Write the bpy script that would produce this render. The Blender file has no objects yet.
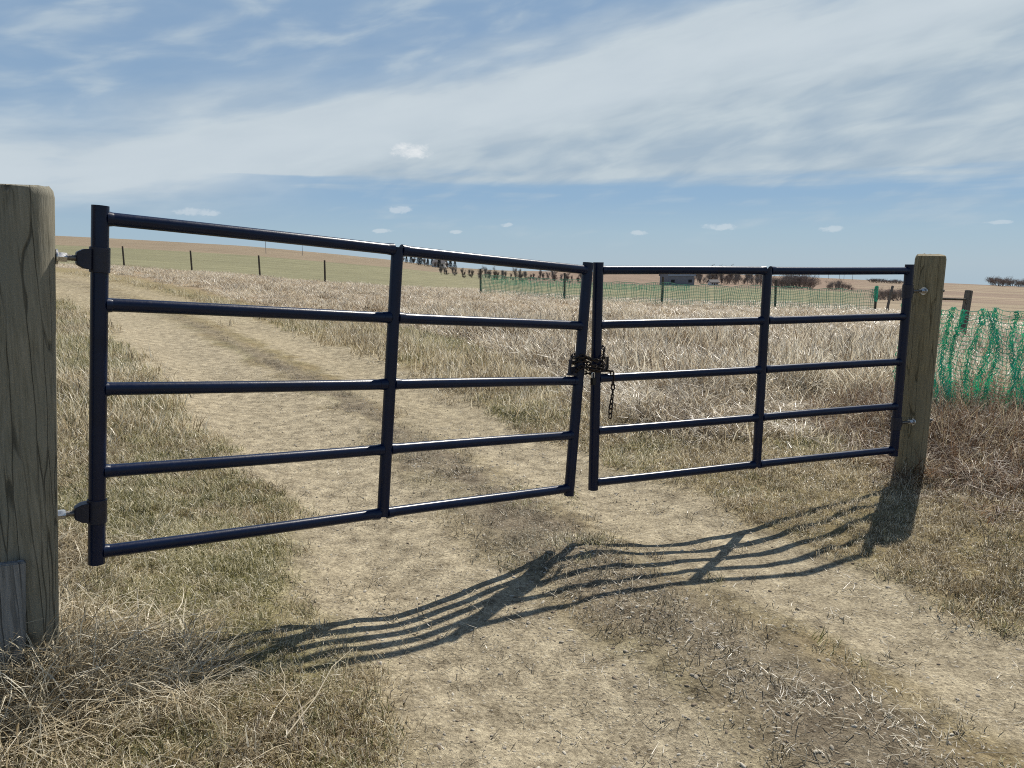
import bpy, bmesh, math, random
import numpy as np
from mathutils import Vector, Matrix
R = math.radians
random.seed(7)
rng = np.random.default_rng(11)
scene = bpy.context.scene
COL = scene.collection
CAM_H = 1.63
PITCH = 0.1575
def smooth_profile(us, vs, pad=0.09):
    g = np.linspace(-2.2, 2.2, 881)
    v = np.interp(g, us, vs)
    k = int(pad / 0.005) | 1
    ker = np.hanning(k + 2)[1:-1]; ker /= ker.sum()
    vp = np.pad(v, k // 2, mode='edge')
    return g, np.convolve(vp, ker, 'valid')
# slope of the land seen along each bearing: near the fence line and on the far ridge
G_U, FENCE_Z = smooth_profile([-1.0, -.5, -.34, -.24, -.04, .07, .2, .34, .48, 1.0],
                              [1.9, 1.12, .66, .34, -.15, -.47, -.70, -.82, -1.02, -1.6])
_, RIDGE = smooth_profile([-.8, -.67, -.59, -.5, -.34, -.225, -.145, -.1, -.015, .1, .25, .4, .5, .57, .67, .9],
                          [.040, .0345, .0315, .0275, .019, .009, .001, -.0055, -.011, -.0125, -.0138, -.019, -.0235, -.0255, -.030, -.034], .06)
def sstep(a, b, x):
    t = np.clip((x - a) / (b - a), 0, 1); return t * t * (3 - 2 * t)
def terrain(x, y):
    x = np.asarray(x, float); y = np.asarray(y, float)
    r = np.hypot(x, y)
    d = np.maximum(y, r * .45)
    u = np.clip(x / np.maximum(d, 1e-3), -2.1, 2.1)
    zf = np.interp(u, G_U, FENCE_Z)
    sl_f = (zf - CAM_H) / 42.0
    sl_r = np.interp(u, G_U, RIDGE)
    t = np.clip(np.log(np.maximum(d, 1) / 42.0) / np.log(700.0 / 42.0), 0, 1)
    far = CAM_H + d * (sl_f + (sl_r - sl_f) * t) - np.maximum(d - 700, 0) * .03
    near = zf * np.clip(d / 42.0, 0, 1) ** 1.5
    w = sstep(20, 48, d)
    return near * (1 - w) + far * w
def ray(u, v):
    X = (u - 512) / 769.; Y = -(v - 384) / 769.
    c, s = np.cos(PITCH), np.sin(PITCH)
    r = .0032
    xr = X * np.cos(r) - Y * np.sin(r); ur = X * np.sin(r) + Y * np.cos(r)
    d = np.array([xr, c + ur * s, -s + ur * c]); return d / d[1]
def hit(u, v, dz=0.):
    d = ray(u, v)
    ts = np.exp(np.linspace(np.log(1.2), np.log(900), 20000))
    f = CAM_H + d[2] * ts - terrain(d[0] * ts, ts) - dz
    i = np.argmax(f < 0)
    return (round(d[0] * ts[i], 2), round(ts[i], 2), round(float(terrain(d[0] * ts[i], ts[i])), 2))

# ------------------------------------------------------------------ noise
def _hash(ix, iy, seed):
    h = (ix.astype(np.int64) * 374761393 + iy.astype(np.int64) * 668265263 + seed * 1442695041) & 0xFFFFFFFF
    h = ((h ^ (h >> 13)) * 1274126177) & 0xFFFFFFFF
    h = (h ^ (h >> 16)) & 0xFFFFFFFF
    return h / 4294967295.0
def vnoise(x, y, seed=0):
    x = np.asarray(x, float); y = np.asarray(y, float)
    ix = np.floor(x); iy = np.floor(y); fx = x - ix; fy = y - iy
    fx = fx * fx * (3 - 2 * fx); fy = fy * fy * (3 - 2 * fy)
    a = _hash(ix, iy, seed); b = _hash(ix + 1, iy, seed); c = _hash(ix, iy + 1, seed); d = _hash(ix + 1, iy + 1, seed)
    return (a + (b - a) * fx) * (1 - fy) + (c + (d - c) * fx) * fy
def fbm(x, y, seed=0, o=4, g=.5):
    s = 0; a = 1; n = 0
    for i in range(o):
        s = s + a * vnoise(x * 2 ** i + 13.7 * i, y * 2 ** i - 7.1 * i, seed + i); n += a; a *= g
    return s / n

# ------------------------------------------------------------------ layout of the place (metres)
TRACK_A = np.array([(.1, -6), (.28, 0), (.26, 2.29), (.18, 2.55), (-.18, 3.14), (-.61, 4.03), (-1.32, 5.55), (-2.43, 7.58), (-4.32, 10.71), (-7.4, 15.6), (-10.9, 20.7), (-15.4, 26.2), (-21, 31.5), (-30, 38), (-60, 55)])
TRACK_B = np.array([(3.4, -4), (2.5, 1.5), (2.01, 2.79), (1.8, 3.34), (1.49, 3.91), (.87, 4.99), (.3, 6.14), (-.62, 8.13), (-2.3, 11.52), (-5.0, 15.95), (-8.9, 21.9), (-13.6, 27.2), (-19.5, 33), (-29, 40), (-59, 57)])
FRONT = np.array([(30, 2), (10, 4.6), (6, 5.9), (4.3, 6.3), (3.37, 6.5), (2.4, 6.75), (1.3, 7.3), (.6, 9.2), (-.55, 13.6), (-2.6, 17.8), (-6.5, 22.3), (-10.2, 26.6), (-16.0, 32.8), (-23.5, 41), (-38, 60)])
FENCE_XY = [(-25.2, 50.5), (-20.2, 49.0), (-15.6, 48.0), (-11.35, 47.0), (-6.6, 44.8), (-1.72, 42.2), (2.65, 39.2), (7.2, 37.2), (12.6, 37.0), (17.4, 37.0)]
def seg_dist(px, py, poly):
    px = np.asarray(px, float); py = np.asarray(py, float)
    best = np.full(px.shape, 1e9)
    for (ax, ay), (bx, by) in zip(poly[:-1], poly[1:]):
        dx, dy = bx - ax, by - ay
        t = np.clip(((px - ax) * dx + (py - ay) * dy) / (dx * dx + dy * dy), 0, 1)
        best = np.minimum(best, np.hypot(px - ax - t * dx, py - ay - t * dy))
    return best
def front_y(x):
    o = np.argsort(FRONT[:, 0]); return np.interp(x, FRONT[o, 0], FRONT[o, 1])
def fence_y(x):
    f = np.array(FENCE_XY); return np.interp(x, f[:, 0], f[:, 1])
def side_of_road(x, y):
    """signed offset: negative left of the road's middle line, positive right"""
    xm = np.interp(y, TRACK_A[:, 1], TRACK_A[:, 0]) * .5 + np.interp(y, TRACK_B[:, 1], TRACK_B[:, 0]) * .5
    return x - xm
def masks(x, y):
    r = np.hypot(x, y)
    n1 = fbm(x * 2.3, y * 2.3, 5, 4); n2 = fbm(x * .7, y * .7, 9, 3)
    da = seg_dist(x, y, TRACK_A); db = seg_dist(x, y, TRACK_B)
    wob = (n1 - .5) * .55 + (n2 - .5) * .25
    wa = .46 + .04 * np.clip(3.6 - y, 0, 1) + .30 * sstep(4.2, 8, y); wb = .44 + .10 * sstep(5, 8, y)
    fadeB = 1 - .15 * sstep(6, 9, y)
    ta = 1 - sstep(wa - .12, wa + .22, da + wob)
    tb = (1 - sstep(wb - .12, wb + .22, db + wob)) * fadeB
    track = np.maximum(ta, tb)
    # the strip between the wheel tracks
    between = (1 - sstep(1.0, 1.55, np.maximum(da, db) + wob * .4)) * (1 - track)
    tall = sstep(-.2, .5, y - front_y(x) + (n2 - .5) * 1.6) * (1 - sstep(.5, 3.5, y - fence_y(x) - 26 * sstep(-9, -2, x) + (n2 - .5) * 4))
    tall = tall * (1 - sstep(18.6 + .28 * np.clip(y - 37, 0, 60), 20.5 + .28 * np.clip(y - 37, 0, 60), x))
    return da, db, track, between, tall, n1, n2
def relief(x, y, mk=None):
    """ruts, hump between them and raised verges, fading with distance"""
    da, db, track, between, tall, n1, n2 = masks(x, y) if mk is None else mk
    s = side_of_road(x, y)
    k = 1 - sstep(25, 60, np.hypot(x, y))
    sa = np.exp(-(da / .42) ** 2) + np.exp(-(db / .40) ** 2)
    z = -.036 * sa
    z = z + .016 * np.exp(-(s / .45) ** 2) * (1 - np.clip(sa, 0, 1))
    z = z + (.09 * sstep(1.25, 2.4, np.abs(s)) + .07 * sstep(2.2, 3.3, s) * sstep(3.2, 5, y)) * (1 - sstep(9, 22, np.hypot(x, y)))
    grassy = 1 - track
    z = z + (fbm(x * 1.6, y * 1.6, 21, 3) - .5) * .05 + (fbm(x * 7, y * 7, 22, 3) - .5) * (.012 + .03 * grassy)
    z = z + .035 * np.exp(-(((x - .42) / .32) ** 2 + ((y - 4.25) / .26) ** 2))
    return z * k
def ground_z(x, y):
    return terrain(x, y) + relief(x, y)
def gz(x, y):
    return float(ground_z(np.array([x]), np.array([y]))[0])

# ------------------------------------------------------------------ object helpers
def link(o): COL.objects.link(o); return o
def tag(o, label=None, cat=None, group=None, kind=None):
    if label: o['label'] = label
    if cat: o['category'] = cat
    if group: o['group'] = group
    if kind: o['kind'] = kind
    return o
def empty(name, loc, rz=0.):
    o = bpy.data.objects.new(name, None); o.empty_display_size = .1
    o.location = loc; o.rotation_euler = (0, 0, rz)
    return link(o)
def mesh_np(name, V, F, mat=None, smooth=False):
    me = bpy.data.meshes.new(name)
    V = np.asarray(V, np.float32)
    me.from_pydata(V.tolist(), [], [tuple(f) for f in F])
    if smooth: me.polygons.foreach_set('use_smooth', [True] * len(me.polygons))
    if mat: me.materials.append(mat)
    me.update(); return me
def build(name, bm, mat, parent=None, smooth=False):
    me = bpy.data.meshes.new(name)
    bmesh.ops.recalc_face_normals(bm, faces=bm.faces)
    bm.to_mesh(me); bm.free()
    if smooth:
        me.polygons.foreach_set('use_smooth', [True] * len(me.polygons))
        try: me.set_sharp_from_angle(angle=R(38))
        except Exception: pass
    me.materials.append(mat)
    o = bpy.data.objects.new(name, me); link(o)
    if parent is not None: o.parent = parent
    return o
def copy_tree(o, parent=None):
    c = o.copy(); COL.objects.link(c)
    if parent is not None: c.parent = parent
    for ch in [q for q in o.children]:
        copy_tree(ch, c)
    return c
def frame_of(a, b):
    d = (b - a).normalized()
    h = Vector((0, 0, 1)) if abs(d.z) < .9 else Vector((1, 0, 0))
    u = d.cross(h).normalized(); v = u.cross(d).normalized()
    return u, v
def tube(bm, pts, rad, n=12, caps=True, wob=0.):
    pts = [Vector(p) for p in pts]
    rad = [rad] * len(pts) if not hasattr(rad, '__len__') else rad
    rings = []
    u = None
    for i, p in enumerate(pts):
        a = pts[max(i - 1, 0)]; b = pts[min(i + 1, len(pts) - 1)]
        d = (b - a).normalized()
        if u is None: u, v = frame_of(a, b)
        else:
            u = (u - d * u.dot(d)).normalized(); v = u.cross(d).normalized()
        ring = []
        for k in range(n):
            t = 2 * math.pi * k / n
            rr = rad[i] * (1 + wob * math.sin(3 * t + 1.3) + wob * .6 * math.sin(7 * t + .4))
            ring.append(bm.verts.new(p + u * math.cos(t) * rr + v * math.sin(t) * rr))
        rings.append(ring)
    for r0, r1 in zip(rings, rings[1:]):
        for k in range(n):
            bm.faces.new((r0[k], r0[(k + 1) % n], r1[(k + 1) % n], r1[k]))
    if caps:
        bm.faces.new(rings[0]); bm.faces.new(rings[-1])
    return rings
def box(bm, c, ax, ay, az, sx, sy, sz, bev=0.):
    c = Vector(c); vs = []
    tmp = bmesh.new()
    for i in (-1, 1):
        for j in (-1, 1):
            for k in (-1, 1):
                vs.append(tmp.verts.new(c + ax * (i * sx / 2) + ay * (j * sy / 2) + az * (k * sz / 2)))
    for f in ((0, 1, 3, 2), (4, 6, 7, 5), (0, 4, 5, 1), (2, 3, 7, 6), (0, 2, 6, 4), (1, 5, 7, 3)):
        tmp.faces.new([vs[i] for i in f])
    if bev: bmesh.ops.bevel(tmp, geom=list(tmp.edges), offset=bev, segments=2, affect='EDGES')
    me = bpy.data.meshes.new('tmp'); tmp.to_mesh(me); tmp.free(); bm.from_mesh(me); bpy.data.meshes.remove(me)
X, Y, Z = Vector((1, 0, 0)), Vector((0, 1, 0)), Vector((0, 0, 1))

# ------------------------------------------------------------------ materials
class NT:
    def __init__(self, name):
        self.m = bpy.data.materials.new(name); self.m.use_nodes = True
        self.t = self.m.node_tree; self.t.nodes.clear()
        self.out = self.t.nodes.new('ShaderNodeOutputMaterial')
    def n(self, kind, **kw):
        o = self.t.nodes.new(kind)
        for k, v in kw.items():
            if k.startswith('i_'):
                key = k[2:]; key = int(key) if key.isdigit() else key.replace('_', ' ')
                o.inputs[key].default_value = v
            else: setattr(o, k, v)
        return o
    def l(self, a, b): self.t.links.new(a, b)
    def math(self, op, a, b=None, clamp=False):
        o = self.t.nodes.new('ShaderNodeMath'); o.operation = op; o.use_clamp = clamp
        for i, q in enumerate((a, b)):
            if q is None: continue
            if isinstance(q, (int, float)): o.inputs[i].default_value = q
            else: self.l(q, o.inputs[i])
        return o.outputs[0]
    def mix(self, f, a, b, mode='MIX'):
        o = self.t.nodes.new('ShaderNodeMix'); o.data_type = 'RGBA'; o.blend_type = mode
        for s, q in ((0, f), (6, a), (7, b)):
            if isinstance(q, (int, float)): o.inputs[s].default_value = q
            elif isinstance(q, tuple): o.inputs[s].default_value = (*q, 1) if len(q) == 3 else q
            else: self.l(q, o.inputs[s])
        return o.outputs[2]
    def ramp(self, f, stops, interp='LINEAR'):
        o = self.t.nodes.new('ShaderNodeValToRGB'); o.color_ramp.interpolation = interp
        e = o.color_ramp.elements
        while len(e) < len(stops): e.new(.5)
        for q, (p, c) in zip(e, stops):
            q.position = p; q.color = (*c, 1) if len(c) == 3 else c
        self.l(f, o.inputs[0]); return o.outputs[0]
    def noise(self, vec=None, scale=5., detail=4., rough=.55, dist=0., dim='3D'):
        o = self.t.nodes.new('ShaderNodeTexNoise'); o.noise_dimensions = dim
        o.inputs['Scale'].default_value = scale; o.inputs['Detail'].default_value = detail
        o.inputs['Roughness'].default_value = rough; o.inputs['Distortion'].default_value = dist
        if vec is not None: self.l(vec, o.inputs['Vector'])
        return o
def simple(name, col, rough=.6, metal=0., spec=.5, var=.25, scale=20., bump=.0, coat=0.):
    n = NT(name); tc = n.n('ShaderNodeTexCoord')
    ns = n.noise(tc.outputs['Object'], scale, 5, .6)
    a = tuple(c * (1 - var) for c in col); b = tuple(min(1, c * (1 + var)) for c in col)
    c = n.ramp(ns.outputs[0], [(.3, a), (.7, b)])
    p = n.n('ShaderNodeBsdfPrincipled'); n.l(c, p.inputs['Base Color'])
    p.inputs['Roughness'].default_value = rough; p.inputs['Metallic'].default_value = metal
    p.inputs['Specular IOR Level'].default_value = spec; p.inputs['Coat Weight'].default_value = coat
    r = n.math('MULTIPLY_ADD', ns.outputs[0], .25); r.node.inputs[2].default_value = rough - .12
    n.l(r, p.inputs['Roughness'])
    if bump:
        b_ = n.n('ShaderNodeBump', i_Strength=bump, i_Distance=.004); n.l(ns.outputs[0], b_.inputs['Height']); n.l(b_.outputs[0], p.inputs['Normal'])
    n.l(p.outputs[0], n.out.inputs[0]); return n.m
def wood(name, dark, mid, light, grey, split=.5, long_axis='Z'):
    n = NT(name); tc = n.n('ShaderNodeTexCoord')
    mp = n.n('ShaderNodeMapping'); mp.inputs['Scale'].default_value = (1, 1, .06); n.l(tc.outputs['Object'], mp.inputs[0])
    g = n.noise(mp.outputs[0], 95, 6, .66, .12)
    g2 = n.noise(mp.outputs[0], 22, 3, .5, .2)
    blot = n.noise(tc.outputs['Object'], 5, 5, .6)
    c = n.ramp(g.outputs[0], [(.28, dark), (.45, mid), (.7, light)])
    c = n.mix(n.ramp(blot.outputs[0], [(.42, (0, 0, 0)), (.68, (1, 1, 1))]), c, grey)
    mp2 = n.n('ShaderNodeMapping'); mp2.inputs['Scale'].default_value = (1, 1, .035); n.l(tc.outputs['Object'], mp2.inputs[0])
    cr = n.n('ShaderNodeTexVoronoi', feature='DISTANCE_TO_EDGE'); cr.inputs['Scale'].default_value = 24
    wv = n.noise(tc.outputs['Object'], 3, 2, .5)
    addv = n.n('ShaderNodeVectorMath', operation='MULTIPLY_ADD'); n.l(wv.outputs[1], addv.inputs[0]); addv.inputs[1].default_value = (.03, .03, .03); n.l(mp2.outputs[0], addv.inputs[2])
    n.l(addv.outputs[0], cr.inputs['Vector'])
    crack = n.ramp(cr.outputs[0], [(0., (0, 0, 0)), (.02 * split, (.0, .0, .0)), (.06 * split + .01, (1, 1, 1))])
    gate = n.ramp(g2.outputs[0], [(.38, (1, 1, 1)), (.52, (0, 0, 0))])
    crk = n.math('MAXIMUM', crack, gate)
    c = n.mix(n.math('ADD', n.math('MULTIPLY', crk, .7), .3), tuple(q * .3 for q in dark), c)
    # knots
    vk = n.n('ShaderNodeTexVoronoi'); vk.inputs['Scale'].default_value = 3.3
    mk = n.n('ShaderNodeMapping'); mk.inputs['Scale'].default_value = (1, 1, .75); n.l(tc.outputs['Object'], mk.inputs[0]); n.l(mk.outputs[0], vk.inputs['Vector'])
    kn = n.ramp(vk.outputs[0], [(.03, (1, 1, 1)), (.085, (0, 0, 0))])
    c = n.mix(n.math('MULTIPLY', kn, .7), c, tuple(q * .5 for q in dark))
    p = n.n('ShaderNodeBsdfPrincipled', i_Roughness=.85); p.inputs['Specular IOR Level'].default_value = .25
    n.l(c, p.inputs['Base Color'])
    h = n.math('MULTIPLY', n.math('ADD', g.outputs[0], n.math('MULTIPLY', crk, .8)), 1.)
    b = n.n('ShaderNodeBump', i_Strength=.75, i_Distance=.006); n.l(h, b.inputs['Height']); n.l(b.outputs[0], p.inputs['Normal'])
    n.l(p.outputs[0], n.out.inputs[0]); return n.m

M = {}
def gate_paint():
    n = NT('navy_powder_coat'); tc = n.n('ShaderNodeTexCoord')
    ns = n.noise(tc.outputs['Object'], 9, 6, .6)
    dirt = n.noise(tc.outputs['Object'], 60, 5, .7)
    c = n.ramp(ns.outputs[0], [(.3, (.0010, .0058, .026)), (.7, (.0020, .0105, .041))])
    dm = n.ramp(dirt.outputs[0], [(.55, (0, 0, 0)), (.8, (1, 1, 1))])
    geo = n.n('ShaderNodeNewGeometry'); sp = n.n('ShaderNodeSeparateXYZ'); n.l(geo.outputs['Normal'], sp.inputs[0])
    c = n.mix(n.math('MULTIPLY', dm, .06), c, (.12, .10, .075))
    p = n.n('ShaderNodeBsdfPrincipled'); n.l(c, p.inputs['Base Color'])
    p.inputs['Specular IOR Level'].default_value = .30
    n.l(n.math('ADD', n.math('MULTIPLY', dirt.outputs[0], .2), .20), p.inputs['Roughness'])
    b = n.n('ShaderNodeBump', i_Strength=.12, i_Distance=.002); n.l(n.noise(tc.outputs['Object'], 160, 3, .5).outputs[0], b.inputs['Height']); n.l(b.outputs[0], p.inputs['Normal'])
    n.l(p.outputs[0], n.out.inputs[0]); return n.m
M['gate'] = gate_paint()
M['hinge'] = simple('dark_hinge_steel', (.012, .014, .03), .45, .2, .5, .3, 40, .2)
M['zinc'] = simple('zinc_plated_steel', (.55, .54, .52), .38, .9, .5, .3, 60, .2)
M['rod'] = simple('dull_steel', (.16, .15, .14), .5, .9, .5, .35, 80, .3)
M['chain'] = simple('rusty_dark_chain_steel', (.035, .024, .018), .55, .6, .5, .5, 90, .3)
M['lock'] = simple('dark_lock_body', (.02, .02, .022), .4, .5, .5, .3, 50, .1)
M['post'] = wood('weathered_round_timber', (.105, .096, .070), (.205, .188, .14), (.30, .275, .215), (.215, .205, .163))
M['post2'] = wood('greenish_treated_timber', (.11, .09, .05), (.24, .197, .115), (.34, .285, .175), (.22, .19, .125), .35)
M['stake'] = wood('grey_board_wood', (.10, .10, .095), (.19, .188, .18), (.29, .285, .275), (.21, .21, .205))
M['fpost'] = wood('old_dark_fence_timber', (.035, .03, .022), (.08, .068, .05), (.14, .12, .09), (.09, .085, .07))
M['fpost2'] = wood('silvered_fence_timber', (.07, .06, .05), (.15, .13, .105), (.24, .215, .18), (.16, .15, .135))
def plastic(name, col, trans=.35):
    n = NT(name); tc = n.n('ShaderNodeTexCoord')
    ns = n.noise(tc.outputs['Object'], 6, 4, .6)
    c = n.ramp(ns.outputs[0], [(.3, tuple(q * .7 for q in col)), (.72, tuple(min(1, q * 1.3 + .015) for q in col))])
    d = n.n('ShaderNodeBsdfPrincipled', i_Roughness=.5); n.l(c, d.inputs['Base Color'])
    t = n.n('ShaderNodeBsdfTranslucent'); n.l(c, t.inputs[0])
    mx = n.n('ShaderNodeMixShader', i_Fac=trans); n.l(d.outputs[0], mx.inputs[1]); n.l(t.outputs[0], mx.inputs[2])
    n.l(mx.outputs[0], n.out.inputs[0]); return n.m
M['net'] = plastic('green_plastic_net', (.08, .68, .44))
M['net_far'] = plastic('sun_bleached_green_net', (.20, .46, .34))
M['cord'] = plastic('pale_net_cord', (.50, .72, .58))

def grass_mat(name, stops, trans=.42, var=.35, rough=.40, drift=1.1):
    """stops over the per blade value; each clump shifts it a little"""
    n = NT(name)
    at = n.n('ShaderNodeAttribute', attribute_name='tint')
    oi = n.n('ShaderNodeObjectInfo')
    loc = n.noise(oi.outputs['Location'], .9, 3, .6)
    v = n.math('ADD', at.outputs['Fac'], n.math('MULTIPLY', n.math('SUBTRACT', oi.outputs['Random'], .5), var))
    v = n.math('ADD', v, n.math('MULTIPLY', n.math('SUBTRACT', loc.outputs[0], .5), drift), True)
    c = n.ramp(v, stops)
    d = n.n('ShaderNodeBsdfPrincipled', i_Roughness=rough); n.l(c, d.inputs['Base Color'])
    d.inputs['Specular IOR Level'].default_value = .6
    t = n.n('ShaderNodeBsdfTranslucent'); n.l(c, t.inputs[0])
    mx = n.n('ShaderNodeMixShader', i_Fac=trans); n.l(d.outputs[0], mx.inputs[1]); n.l(t.outputs[0], mx.inputs[2])
    n.l(mx.outputs[0], n.out.inputs[0]); return n.m
STRAW = [(0., (.12, .085, .045)), (.32, (.33, .26, .15)), (.62, (.62, .52, .34)), (.9, (.86, .78, .60))]
PINK = [(0., (.14, .098, .060)), (.30, (.37, .295, .20)), (.60, (.64, .555, .41)), (.9, (.85, .79, .65))]
OLIVE = [(0., (.06, .065, .022)), (.32, (.20, .19, .075)), (.62, (.46, .41, .22)), (.9, (.80, .73, .52))]
BROWN = [(0., (.05, .026, .014)), (.45, (.17, .098, .055)), (.8, (.34, .235, .145)), (1., (.74, .64, .50))]
GREY = [(0., (.08, .065, .04)), (.35, (.25, .21, .14)), (.68, (.42, .37, .26)), (1., (.66, .60, .46))]
M['g_tall'] = grass_mat('pale_dry_grass_blades', PINK)
M['g_straw'] = grass_mat('straw_grass_blades', STRAW)
M['g_olive'] = grass_mat('olive_grass_blades', OLIVE)
M['g_brown'] = grass_mat('brown_dead_grass_blades', BROWN, .42, .15, .5, .4)
M['g_grey'] = grass_mat('grey_dead_grass_blades', GREY)

# ------------------------------------------------------------------ ground
def axis(lo, a, b, hi, step, g):
    mid = np.arange(a, b + step / 2, step)
    def grow(start, end, sgn):
        out = []; s = step; p = start
        while (end - p) * sgn > 0:
            s *= g; p = p + sgn * s; out.append(p)
        return out
    return np.array(grow(a, lo, -1)[::-1] + list(mid) + grow(b, hi, 1))
gx = axis(-5000, -4.2, 5.2, 5000, .032, 1.06)
gy = axis(-900, 1.9, 9.0, 5000, .032, 1.03)
GX, GY = np.meshgrid(gx, gy)
fx, fy = GX.ravel(), GY.ravel()
da, db, track, between, tall, n1, n2 = masks(fx, fy)
near_k = 1 - sstep(30, 70, np.hypot(fx, fy))
fz = terrain(fx, fy) + relief(fx, fy, (da, db, track, between, tall, n1, n2))
sd = side_of_road(fx, fy)
# what the soil and turf are, by place
def mixc(a, b, t): return a + (b - a) * t[:, None]
C = np.tile(np.array([.26, .215, .115]), (len(fx), 1))                       # thin dry turf
dist = np.hypot(fx, fy)
uu = fx / np.maximum(fy, 1)
patch = fbm(fx * .9, fy * .9, 31, 4)
C = mixc(C, np.array([.175, .165, .070]), sstep(.45, .62, patch) * (sd < 0) * .8)
C = mixc(C, np.array([.24, .185, .105]), sstep(.5, .7, n1) * .6)
C = mixc(C, np.array([.25, .21, .148]), between * .95)
C = mixc(C, np.array([.19, .155, .11]), between * sstep(.5, .66, fbm(fx * 3, fy * 3, 33, 4)) * .8)
soil = np.array([.395, .338, .235]) * (0.86 + .20 * fbm(fx * 1.3, fy * 1.3, 35, 4) + .16 * (fbm(np.minimum(da, db) * 9, fy * .45, 37, 3) - .3))[:, None]
C = C + (soil - C) * (track * (1 - .25 * sstep(12, 30, dist)))[:, None]
C = mixc(C, np.array([.34, .26, .17]), tall)
wide = fbm(fx * .02, fy * .03, 41, 4)
beyond = sstep(1, 4, fy - fence_y(fx) - 26 * sstep(-9, -2, fx)) * sstep(20, 34, fy)
green = np.array([.21, .195, .115]); pale = np.array([.30, .245, .165]); stub = np.array([.235, .185, .125])
FC = mixc(np.tile(green, (len(fx), 1)), np.array([.190, .182, .105]), 1 - sstep(-.25, 0., uu)) * (.85 + .4 * fbm(fx * .15, fy * .3, 43, 3)[:, None])
# stubble on the left hill, fallow ground to the right
stub_edge = 300 + 40 * np.interp(uu, [-.6, -.2, 0], [0, .6, 2.0]) + 12 * (wide - .5)
FC = mixc(FC, stub * 1.0, sstep(0, 14, fy - stub_edge) * (uu < .02))
FC = mixc(FC, np.array([.23, .165, .12]), sstep(0, 30, fy - (190 + 30 * wide)) * (uu >= .02))
FC = mixc(FC, np.array([.23, .17, .125]) , sstep(.43, .47, uu))
stripes = sstep(.52, .60, fbm(fx * .012, fy * .07, 47, 3))
FC = mixc(FC, pale, stripes * sstep(.40, .46, uu) * .75)
FC = mixc(FC, np.array([.10, .075, .05]), sstep(.57, .66, fbm(fx * .06, fy * .22, 53, 3)) * sstep(.44, .48, uu) * (fy < 110) * .7)
FC = FC * (.62 + .50 * fbm(fx * .5, fy * .5, 57, 3) + .26 * fbm(fx * .04, fy * .13, 59, 4))[:, None]
right = sstep(19.5, 21.5, fx - .28 * np.clip(fy - 37, 0, 60)) * sstep(10, 14, fy)
C = C + (FC - C) * np.maximum(beyond, right)[:, None]
leftland = (sd < -1.6) * sstep(14, 40, fy)
C = mixc(C, np.array([.30, .24, .14]), leftland * (1 - beyond) * .8)
nx, ny = len(gx), len(gy)
I = np.arange(nx * ny).reshape(ny, nx)
Q = np.stack([I[:-1, :-1], I[:-1, 1:], I[1:, 1:], I[1:, :-1]], -1).reshape(-1, 4)
qtrack = np.maximum(track, between * .9)[Q].mean(1) * (np.hypot(fx, fy)[Q].mean(1) < 75)
qd = fy[Q].mean(1); qx = fx[Q].mean(1)
road_q = qtrack > .5
field_q = (np.maximum(beyond, right)[Q].mean(1) > .5) & ~road_q
def sheet(name, sel, mat):
    used, inv = np.unique(Q[sel], return_inverse=True)
    me = bpy.data.meshes.new(name); q = inv.reshape(-1, 4)
    me.vertices.add(len(used)); me.vertices.foreach_set('co', np.stack([fx[used], fy[used], fz[used]], 1).astype(np.float32).ravel())
    me.loops.add(q.size); me.loops.foreach_set('vertex_index', q.ravel().astype(np.int32))
    me.polygons.add(len(q)); me.polygons.foreach_set('loop_start', np.arange(0, q.size, 4, dtype=np.int32))
    me.polygons.foreach_set('use_smooth', np.ones(len(q), bool))
    a = me.attributes.new('soil', 'FLOAT_COLOR', 'POINT')
    cc = np.ones((len(used), 4), np.float32); cc[:, :3] = C[used]; a.data.foreach_set('color', cc.ravel())
    for nm, ar in (('bare', track), ('far', 1 - near_k)):
        b = me.attributes.new(nm, 'FLOAT', 'POINT'); b.data.foreach_set('value', ar[used].astype(np.float32))
    me.update(calc_edges=True); me.validate(); me.materials.append(mat)
    o = bpy.data.objects.new(name, me); link(o); o['kind'] = 'structure'; return o
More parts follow.
